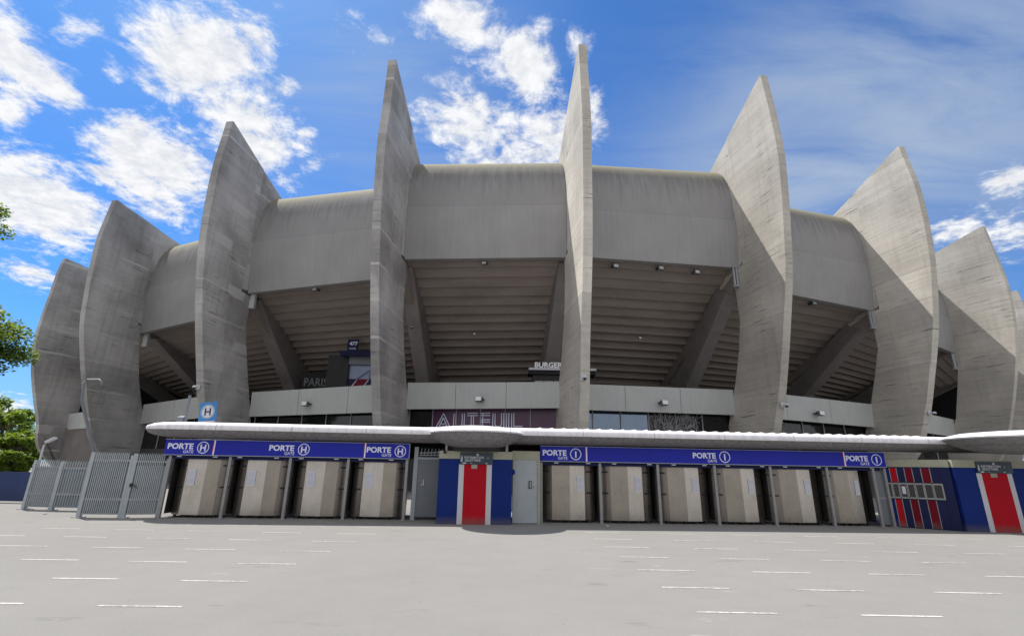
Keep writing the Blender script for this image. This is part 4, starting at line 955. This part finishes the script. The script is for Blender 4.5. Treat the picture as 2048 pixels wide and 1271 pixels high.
def saucer(cx_, cy_, r, zc_):
    sc = r / 1.6
    b = MB(); b.lathe([(.01, .20), (r * .5, .19), (r * .8, .14), (r * .94, .07), (r, -.01), (r * .985, -.05)], (cx_, cy_ - 17, zc_), 64); sharp(b.build('saucer_roof', m_white, t), 50)
    b = MB(); b.lathe([(r * .985, -.052), (r * .93, -.15), (r * .84, -.28), (r * .81, -.27), (r * .78, -.32), (r * .6, -.43), (r * .4, -.49), (.01, -.51)], (cx_, cy_ - 17, zc_), 64); sharp(b.build('saucer_underside', m_stucco, t), 50)
saucer(-1.12, 17.15, 1.58, 2.85)
saucer(16.9, 16.6, 2.1, 2.95)
b = MB(); b.lathe([(.95, 2.24), (.95, 2.42)], (-1.12, .55, 0), 32); b.build('saucer_neck', m_soffit, t)
for x in (-2.1, -.1): b = MB(); b.tube([(x, .0, 2.2), (x, .0, 2.7)], .05, 8); b.build('saucer_strut', m_post, t)
for x in (-8.5, -4.5, 3.2, 7.2, 11.3, 16.5):
    b = MB(); b.box(x - .1, x + .1, 2.9, 3.1, 0, 2.7); b.build('canopy_column', m_stucco, t)
b = MB(); b.box(-11.2, 14.2, 3.3, 3.5, 2.02, 2.64); b.build('rear_shade_panel', m_soffit, t)  # added dark panel standing for the shade beneath the canopy
# overlapping roofing joints standing along the top edge on the right
for i in range(34):
    x = .9 + i * .415
    b = MB(); yy = edge_y(x) + .3
    b.add([(x, yy, 3.06), (x + .17, yy, 3.06), (x + .17, yy, 3.078), (x, yy + .05, 3.063), (x, yy + .2, 3.06), (x + .17, yy + .2, 3.06), (x + .17, yy + .2, 3.105), (x, yy + .25, 3.075)],
          [(0, 1, 2, 3), (4, 5, 6, 7), (0, 1, 5, 4), (1, 2, 6, 5), (2, 3, 7, 6), (3, 0, 4, 7)])
    b.build('roofing_joint', m_white, t)

# square H sign on the canopy
a = at(397, 843, 17.6); c = at(440, 805, 17.6)
t = empty('square_gate_sign', (a.x, 17.6, a.z - .12), R(-3), 'square mid-blue sign with a ringed letter H standing on the canopy', 'sign')
t.rotation_euler = (0, R(-4), R(-3))
W, Hh = c.x - a.x, c.z - a.z
b = MB(); b.box(0, W, -.02, .02, .12, .12 + Hh); b.build('board', m_hblue, t)
b = MB(); n = 40; zc_ = .12 + Hh / 2; xc_ = W / 2
b.add([(xc_ + .25 * math.cos(2 * math.pi * q / n), -.024, zc_ + .25 * math.sin(2 * math.pi * q / n)) for q in range(n)], [tuple(range(n))]); b.build('disc', m_kwhite, t, fix=False)
b = MB(); vs = [(xc_ + r_ * math.cos(2 * math.pi * q / n), -.027, zc_ + r_ * math.sin(2 * math.pi * q / n)) for r_ in (.235, .215) for q in range(n)]
b.add(vs, [(q, (q + 1) % n, n + (q + 1) % n, n + q) for q in range(n)]); b.build('ring', m_hblue, t, fix=False)
text('lettering', 'H', .36, m_navy, t, (xc_, -.028, zc_ - .13), bold=.006, ext=.002, align='CENTER')
b = MB(); b.bar((W * .45, 0, -.08), (W * .45, 0, .12), .1, .08); b.bar((W * .25, 0, .11), (W * .9, 0, .11), .05, .04); b.build('bracket', m_kwhite, t)
# lamp stay behind it
a = at(371, 842, 18.6); c = at(380, 790, 18.6)
t = empty('canopy_lamp', (a.x, 18.6, 3.0), 0, 'thin dark leaning lamp pole on the canopy left of the H sign', 'lamp')
b = MB(); b.bar((0, 0, 0), (c.x - a.x, 0, c.z - 3.0), .07); b.build('pole', m_greymetal, t)
b = MB(); b.prism([(-.1, .16), (.1, .2), (.1, .4), (-.1, .34)], -.28, -.05); b.build('lamp_head', m_greymetal, t)

# ------------------------------------------------------------------ kiosks
def kiosk(x, y, rz, W, label, first):
    t = empty('ticket_kiosk', (x, y, 0), rz, label, 'kiosk')
    ch = .05
    b = MB(); b.add([(0, 0, 0), (W, 0, 0), (W, 1.8, 0), (0, 1.8, 0), (0, 0, 2.0), (W, 0, 2.0), (W, 1.8, 2.0), (0, 1.8, 2.0)], [(0, 3, 2, 1), (4, 5, 6, 7), (0, 1, 5, 4), (1, 2, 6, 5), (2, 3, 7, 6), (3, 0, 4, 7)])
    b.build('body', m_kblue, t)
    b = MB(); b.box(-.01, W + .01, -.012, 1.8, 2.003, 2.25); b.build('cornice', m_cream, t)
    s0 = W * .275; s1 = W * .725
    for (u0_, u1_, mm_, d) in ((s0, s0 + .17, m_kwhite, .012), (s0 + .17, s1 - .17, m_red, .02), (s1 - .17, s1, m_kwhite, .012)):
        b = MB(); b.box(u0_, u1_, -d, -.001, .002, 1.83); b.build('stripe', mm_, t)
    b = MB(); b.box(W * .445, W * .525, -.045, -.021, 1.70, 1.83); b.build('intercom', m_cream, t)
    b = MB(); b.box(s0 + .03, s1 + .03, -.06, -.013, 1.84, 2.2); sg_ = b.build('notice_board', m_teal, t)
    text('lettering', 'INFORMATION', .098, m_kwhite, sg_, (s0 + .16, -.064, 2.02), bold=.0022, ext=.002, sx=.98)
    text('lettering', 'BILLETTERIE', .098, m_kwhite, sg_, (s0 + .19, -.064, 1.93), bold=.0022, ext=.002, sx=.98)
    b = MB(); rr_ = random.Random(3)
    for (uu, vv_, ww, hh_) in ((.05, 1.85, .07, .3), (.1, 1.845, .16, .06), (.55, 2.1, .1, .09), (.86, 1.845, .08, .05), (.35, 1.86, .1, .02), (.92, 2.02, .05, .04)):
        n = 9; b.add([(s0 + uu + ww * (.5 + .5 * math.cos(2 * math.pi * q / n) * rr_.uniform(.6, 1)), -.0625, vv_ + hh_ * (.5 + .5 * math.sin(2 * math.pi * q / n) * rr_.uniform(.5, 1))) for q in range(n)], [tuple(range(n))])
    b.build('torn_paper', m_kwhite, sg_, fix=False)
    if first:
        b = MB(); b.lathe([(.02, 0), (.07, .03), (.09, .09), (.07, .15), (.02, .18)], (W + .03, .1, 1.52), 14); b.build('alarm_dome', m_kblue, t, smooth=True)
        b = MB(); b.lathe([(.02, 0), (.05, .02), (.05, .07), (.02, .09)], (.18, -.05, 2.16), 12); b.build('round_lamp', m_black, t, smooth=True)
    return t
kiosk(-2.32, 16.93, math.atan(.02), 2.40, 'blue ticket kiosk with red stripe between the two gate boards, under the saucer roof', True)
k2 = kiosk(14.92, 17.27, R(-1), 2.6, 'small blue ticket kiosk with red stripe at the right edge, beside the barred ticket windows', False)
# ticket windows on the angled wall of the right kiosk
pa, pb = Vector((13.45, 18.62, 0)), Vector((14.86, 17.36, 0)); Lw = (pb - pa).length; an = math.atan2(pb.y - pa.y, pb.x - pa.x)
t = empty('ticket_window_wall', (pa.x, pa.y, 0), an, 'angled wall of striped panels and small barred ticket windows beside the right kiosk', 'ticket office')
b = MB(); b.box(0, Lw, 0, .2, 0, 2.0); b.build('panel_wall', m_navy, t)
b = MB(); b.box(0, Lw, -.01, .2, 2.003, 2.25); b.build('cornice', m_cream, t)
cols_ = [(.04, .22, m_kblue), (.26, .42, m_red), (.46, .64, m_navy), (.68, .86, m_redshade), (.90, 1.10, m_navy), (1.14, 1.34, m_redshade), (1.38, 1.6, m_navy)]  # saucer shade put into the dark red and navy panels
for (u0_, u1_, mm_) in cols_:
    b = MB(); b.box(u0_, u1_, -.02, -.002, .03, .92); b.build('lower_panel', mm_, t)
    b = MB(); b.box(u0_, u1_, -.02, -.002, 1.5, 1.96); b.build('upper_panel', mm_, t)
    b = MB(); b.box(u0_, u1_, -.012, -.002, 1.0, 1.42); pn = b.build('window', m_glassd, t)
b = MB()
for (u0_, u1_, mm_) in cols_:
    b.box(u0_ - .028, u0_ - .006, -.035, -.003, .02, .93); b.box(u0_ - .028, u0_ - .006, -.035, -.003, 1.49, 1.97)
b.build('panel_strips', m_post, t)
for (u0_, u1_, mm_) in cols_:
    b = MB()
    for (a0, a1, z0_, z1_) in ((u0_ - .03, u0_ + .01, .95, 1.47), (u1_ - .01, u1_ + .03, .95, 1.47), (u0_ + .01, u1_ - .01, .95, 1.0), (u0_ + .01, u1_ - .01, 1.42, 1.47)): b.box(a0, a1, -.06, -.003, z0_, z1_)
    b.build('window_frame', m_post, t)
b = MB(); b.box(.5, .6, -.03, -.014, 1.1, 1.35); b.build('notice', m_paper, t)

# service doors either side of the kiosk
x0 = PL[-1] + .22
t = empty('service_door', (x0, yL(x0) + .1, 0), R(8), 'dark grey metal service door left of the central blue kiosk', 'door')
b = MB(); b.box(.12, .98, 0, .05, .1, 1.98); b.build('leaf', m_greymetal, t)
b = MB(); b.box(-.02, .12, -.03, .08, 0, 2.4); b.box(.12, 1.0, -.01, .06, 1.985, 2.06); b.build('frame', m_lightmetal, t)
b = MB(); b.box(.34, .38, -.05, -.002, 1.12, 1.3); b.box(.28, .33, -.05, -.002, 1.12, 1.16); b.build('handle', m_kwhite, t)
b = MB(); b.bar((.16, -.02, 2.2), (1.0, -.02, 2.24), .03); b.bar((.16, -.02, 2.12), (1.0, -.02, 2.14), .03)
for i in range(7): b.bar((.2 + i * .12, -.02, 2.1), (.23 + i * .12, -.02, 2.36), .02)
b.build('spiked_rail', m_lightmetal, t)
t = empty('service_door', (.12, 17.35, 0), R(9), 'pale grey metal service door with dark lock right of the central blue kiosk', 'door')
b = MB(); b.box(0, .84, 0, .05, .02, 2.0); b.build('leaf', m_lightmetal, t)
b = MB(); b.box(.84, .92, -.03, .08, 0, 2.02); b.box(-.03, .92, -.01, .08, 2.003, 2.3); b.build('frame', m_cream, t)
b = MB(); b.box(.54, .64, -.04, -.002, 1.1, 1.34); b.build('lock', m_black, t)
b = MB(); b.box(.56, .62, -.052, -.041, 1.12, 1.32); b.box(.7, .73, -.03, -.002, 1.14, 1.17); b.build('handle', m_post, t)

# ------------------------------------------------------------------ fences on the left
def picket(name, x0, y0, x1, y1, Hf, label, solid_top, n, group=None, sheet=None):
    L = math.hypot(x1 - x0, y1 - y0); an = math.atan2(y1 - y0, x1 - x0)
    t = empty(name, (x0, y0, 0), an, label, 'fence', group)
    b = MB(); b.box(-.06, .06, -.06, .06, 0, Hf); b.box(-.14, .14, -.14, .14, 0, .03); b.build('post', m_fence, t)
    b = MB(); b.box(L - .04, L + .04, -.05, .05, .0, Hf - .08); b.build('post', m_fence, t)
    b = MB(); b.box(.06, L - .04, -.03, .03, .52, .60); b.build('rail', m_fence, t)
    b = MB(); b.box(.06, L - .04, -.03, .03, Hf - .28, Hf - .22); b.build('rail', m_fence, t)
    b = MB(); b.box(.06, L - .04, -.02, .02, .10, .15); b.build('rail', m_fence, t)
    b = MB(); b.box(.06, L - .04, .035, .045, .12, solid_top); b.build('backing_sheet', sheet or m_fencepanel, t)
    for i in range(n):
        x = .12 + (L - .24) * i / (n - 1)
        b = MB(); b.box(x - .012, x + .012, -.055, -.031, .12, Hf - .06); b.add([(x - .014, -.055, Hf - .06), (x + .014, -.055, Hf - .06), (x + .014, -.031, Hf - .06), (x - .014, -.031, Hf - .06), (x, -.02, Hf + .04)], [(0, 1, 4), (1, 2, 4), (2, 3, 4), (3, 0, 4)])
        b.build('picket', m_fence, t)
    return t
f1 = picket('picket_fence', -13.78, 17.05, -12.55, 17.15, 2.02, 'blue-grey spiked fence panel with a dark sheet behind it, nearest the camera on the left', 1.72, 17)
f2 = picket('picket_gate', -12.45, 17.16, -11.55, 17.45, 2.0, 'blue-grey spiked gate with a lighter sheet, next to the first turnstile', 1.62, 14, sheet=m_lightmetal)
b = MB(); b.box(.02, .1, -.12, -.056, .95, 1.06); b.tube([(.06, -.12, 1.02), (.2, -.14, .98), (.24, -.12, .9)], .014, 6); b.build('lock', m_black, f2)
f3 = picket('picket_fence', -17.85, 19.5, -16.75, 19.35, 1.75, 'pale grey-green fence panel furthest left beside the blue hoarding', 1.5, 11, sheet=m_lightmetal)
f4 = picket('picket_fence', -16.7, 19.35, -14.6, 19.25, 1.72, 'darker blue-grey fence panel half hidden behind the nearest spiked panel', 1.45, 20)
# hoarding, lamp, swan-neck pole
t = empty('blue_hoarding', (-60, 26, 0), 0, 'low navy fabric hoarding at the left edge in front of the trees', 'hoarding')
A_, B_ = Vector((-60, 25, 0)), Vector((-20.1, 22.3, 0)); dd = (B_ - A_).normalized()
b = MB(); b.bar(A_ - Vector((-60, 26, 0)) + Vector((0, 0, .66)), B_ - Vector((-60, 26, 0)) + Vector((0, 0, .66)), .06, 1.18); b.build('fabric', m_hoard, t)
for i in range(12):
    p = B_ - dd * (i * 2.4) - Vector((-60, 26, 0)); b = MB(); b.tube([p + Vector((0, -.06, 0)), p + Vector((0, -.06, 1.3))], .03, 6); b.build('pole', m_navy, t)
a = at(78, 925, 20.3)
t = empty('street_light', (a.x, 20.3, 0), 0, 'small white arm light rising behind the far left fence panel', 'lamp')
zt_ = at(84, 885, 20.3).z
b = MB(); b.tube([(0, 0, 0), (0, 0, zt_ - .1), (.12, 0, zt_ + .05)], [.04, .035, .03], 8); b.build('pole', m_kwhite, t)
b = MB(); b.bar((.10, -.05, zt_ + .03), (.42, -.05, zt_ + .2), .16, .08); b.build('lamp_head', m_kwhite, t)
a = at(168, 905, 27)
t = empty('swan_neck_pole', (at(200, 900, 27).x, 27, 0), 0, 'thin grey pole bent over at its top by the second fin from the left', 'pole')
X0 = at(200, 900, 27).x
P_ = [at(*q, 27) for q in ((187, 900), (163, 800), (168, 765), (175, 759), (198, 759), (204, 765), (203, 774))]
b = MB(); b.tube([(P_[0].x - X0, 0, 0)] + [(p.x - X0, 0, p.z) for p in P_], .07, 8); b.build('bent_tube', m_greymetal, t, smooth=True)
# litter
for i, (px, py, lab) in enumerate(((88, 1028, 'crumpled white paper on the ground in front of the left fences'), (1216, 1053, 'white scraps of litter on the ground before the I turnstiles'))):
    p = ground_at(px, py); b = MB(); rr_ = random.Random(i + 2)
    vs = [(rr_.uniform(-.07, .07), rr_.uniform(-.05, .05), rr_.uniform(0.002, .06)) for q in range(8)]
    bm = bmesh.new()
    for v in vs: bm.verts.new(v)
    bmesh.ops.convex_hull(bm, input=bm.verts); me = bpy.data.meshes.new('litter'); bm.to_mesh(me); bm.free(); me.materials.append(m_kwhite)
    o = bpy.data.objects.new('litter', me); link(o); o.location = p; tag(o, lab, 'litter')

# ------------------------------------------------------------------ trees
def leaves(clusters, n, size, seed, stretch=.8):
    """leaf quads scattered over clumps: list of (x, y, z, r)"""
    rr_ = random.Random(seed); b = MB(); tot = sum(c_[3] ** 2 for c_ in clusters)
    for (x, y, z, r) in clusters:
        for i in range(int(n * r * r / tot)):
            d = Vector((rr_.gauss(0, 1), rr_.gauss(0, 1), rr_.gauss(0, 1))).normalized() * r * (rr_.random() ** .45)
            c_ = Vector((x + d.x, y + d.y, z + d.z * stretch)); s_ = size * rr_.uniform(.6, 1.3)
            u = Vector((rr_.gauss(0, 1), rr_.gauss(0, 1), rr_.gauss(0, .6))).normalized(); v = u.cross(Vector((rr_.gauss(0, .5), rr_.gauss(0, .5), 1))).normalized()
            b.add([c_ - u * s_ * .5, c_ + v * s_ * .33, c_ + u * s_ * .5, c_ - v * s_ * .33], [(0, 1, 2, 3)])
    return b
def tree(x, y, hgt, cr_, label, n, size, seed, m, low=.3, group=None):
    t = empty('tree', (x, y, 0), 0, label, 'tree', group); rr_ = random.Random(seed)
    b = MB(); b.tube([(0, 0, 0), (.1, 0, hgt * .25), (-.1, .1, hgt * .5), (.1, 0, hgt * .85)], [.32, .26, .18, .05], 9)
    cl = []
    for i in range(44):
        a_ = rr_.uniform(0, 6.28); zz = rr_.uniform(low, 1.0); rad = cr_ * math.sin(math.pi * min(max((zz - low) / (1.08 - low), .08), .95)) ** .6 * rr_.uniform(.35, 1.0)
        p = (rad * math.cos(a_), rad * math.sin(a_), hgt * zz); cl.append((*p, rr_.uniform(.11, .24) * cr_))
        b.tube([(0, 0, hgt * zz * .6), (p[0] * .5, p[1] * .5, p[2] * .85), p], [.09, .05, .02], 5)
    b.build('trunk', m_bark, t, smooth=True)
    leaves(cl, n, size, seed + 1).build('crown', m, t, fix=False)
    return t
def big_tree():
    t = empty('tree', (-38.5, 27, 0), 0, 'tall leafy tree cut by the left edge of the picture', 'tree'); rr_ = random.Random(5)
    b = MB(); b.tube([(0, 0, 0), (.15, 0, 5), (-.1, .1, 10), (.1, 0, 18)], [.42, .34, .24, .06], 10)
    lumps = [(5.5, -.3, 8.3, 4.4, 2.4, 150), (4.6, 0, 4.6, 4.4, 2.0, 80), (3.2, -.2, 16.4, 4.1, 1.9, 70), (0, 0, 12, 6.4, 5.5, 120), (2.6, 0, 5.2, 4.2, 1.5, 40)]
    cl = []
    for (lx_, ly_, lz_, lr, lh, n) in lumps:
        for i in range(n):
            d = Vector((rr_.gauss(0, 1), rr_.gauss(0, 1), rr_.gauss(0, 1))).normalized() * rr_.random() ** .38
            p = (lx_ + d.x * lr, ly_ + d.y * lr, lz_ + d.z * lh); cl.append((*p, rr_.uniform(.35, .95)))
            if i % 3 == 0: b.tube([(0, 0, lz_ * .7), (p[0] * .55, p[1] * .55, p[2] * .9), p], [.08, .05, .015], 5)
    b.build('trunk', m_bark, t, smooth=True)
    leaves(cl, 80000, .21, 6).build('crown', m_leaf, t, fix=False)
big_tree()
specs = [(-58.5, 59, 7.6, 5.2, 'bright green bushy tree right behind the hoarding beside the leftmost fin'), (-67, 62, 9.5, 6, 'darker green tree behind the hoarding at the very left edge'), (-51.5, 53.5, 3.8, 2.6, 'low bright green shrubby tree over the hoarding')]
for i, (x, y, h_, c_, lab) in enumerate(specs):
    tree(x, y, h_, c_, lab, 16000, .42, 30 + i, m_leaf2 if i != 1 else m_leaf, .12, 'trees behind the hoarding')
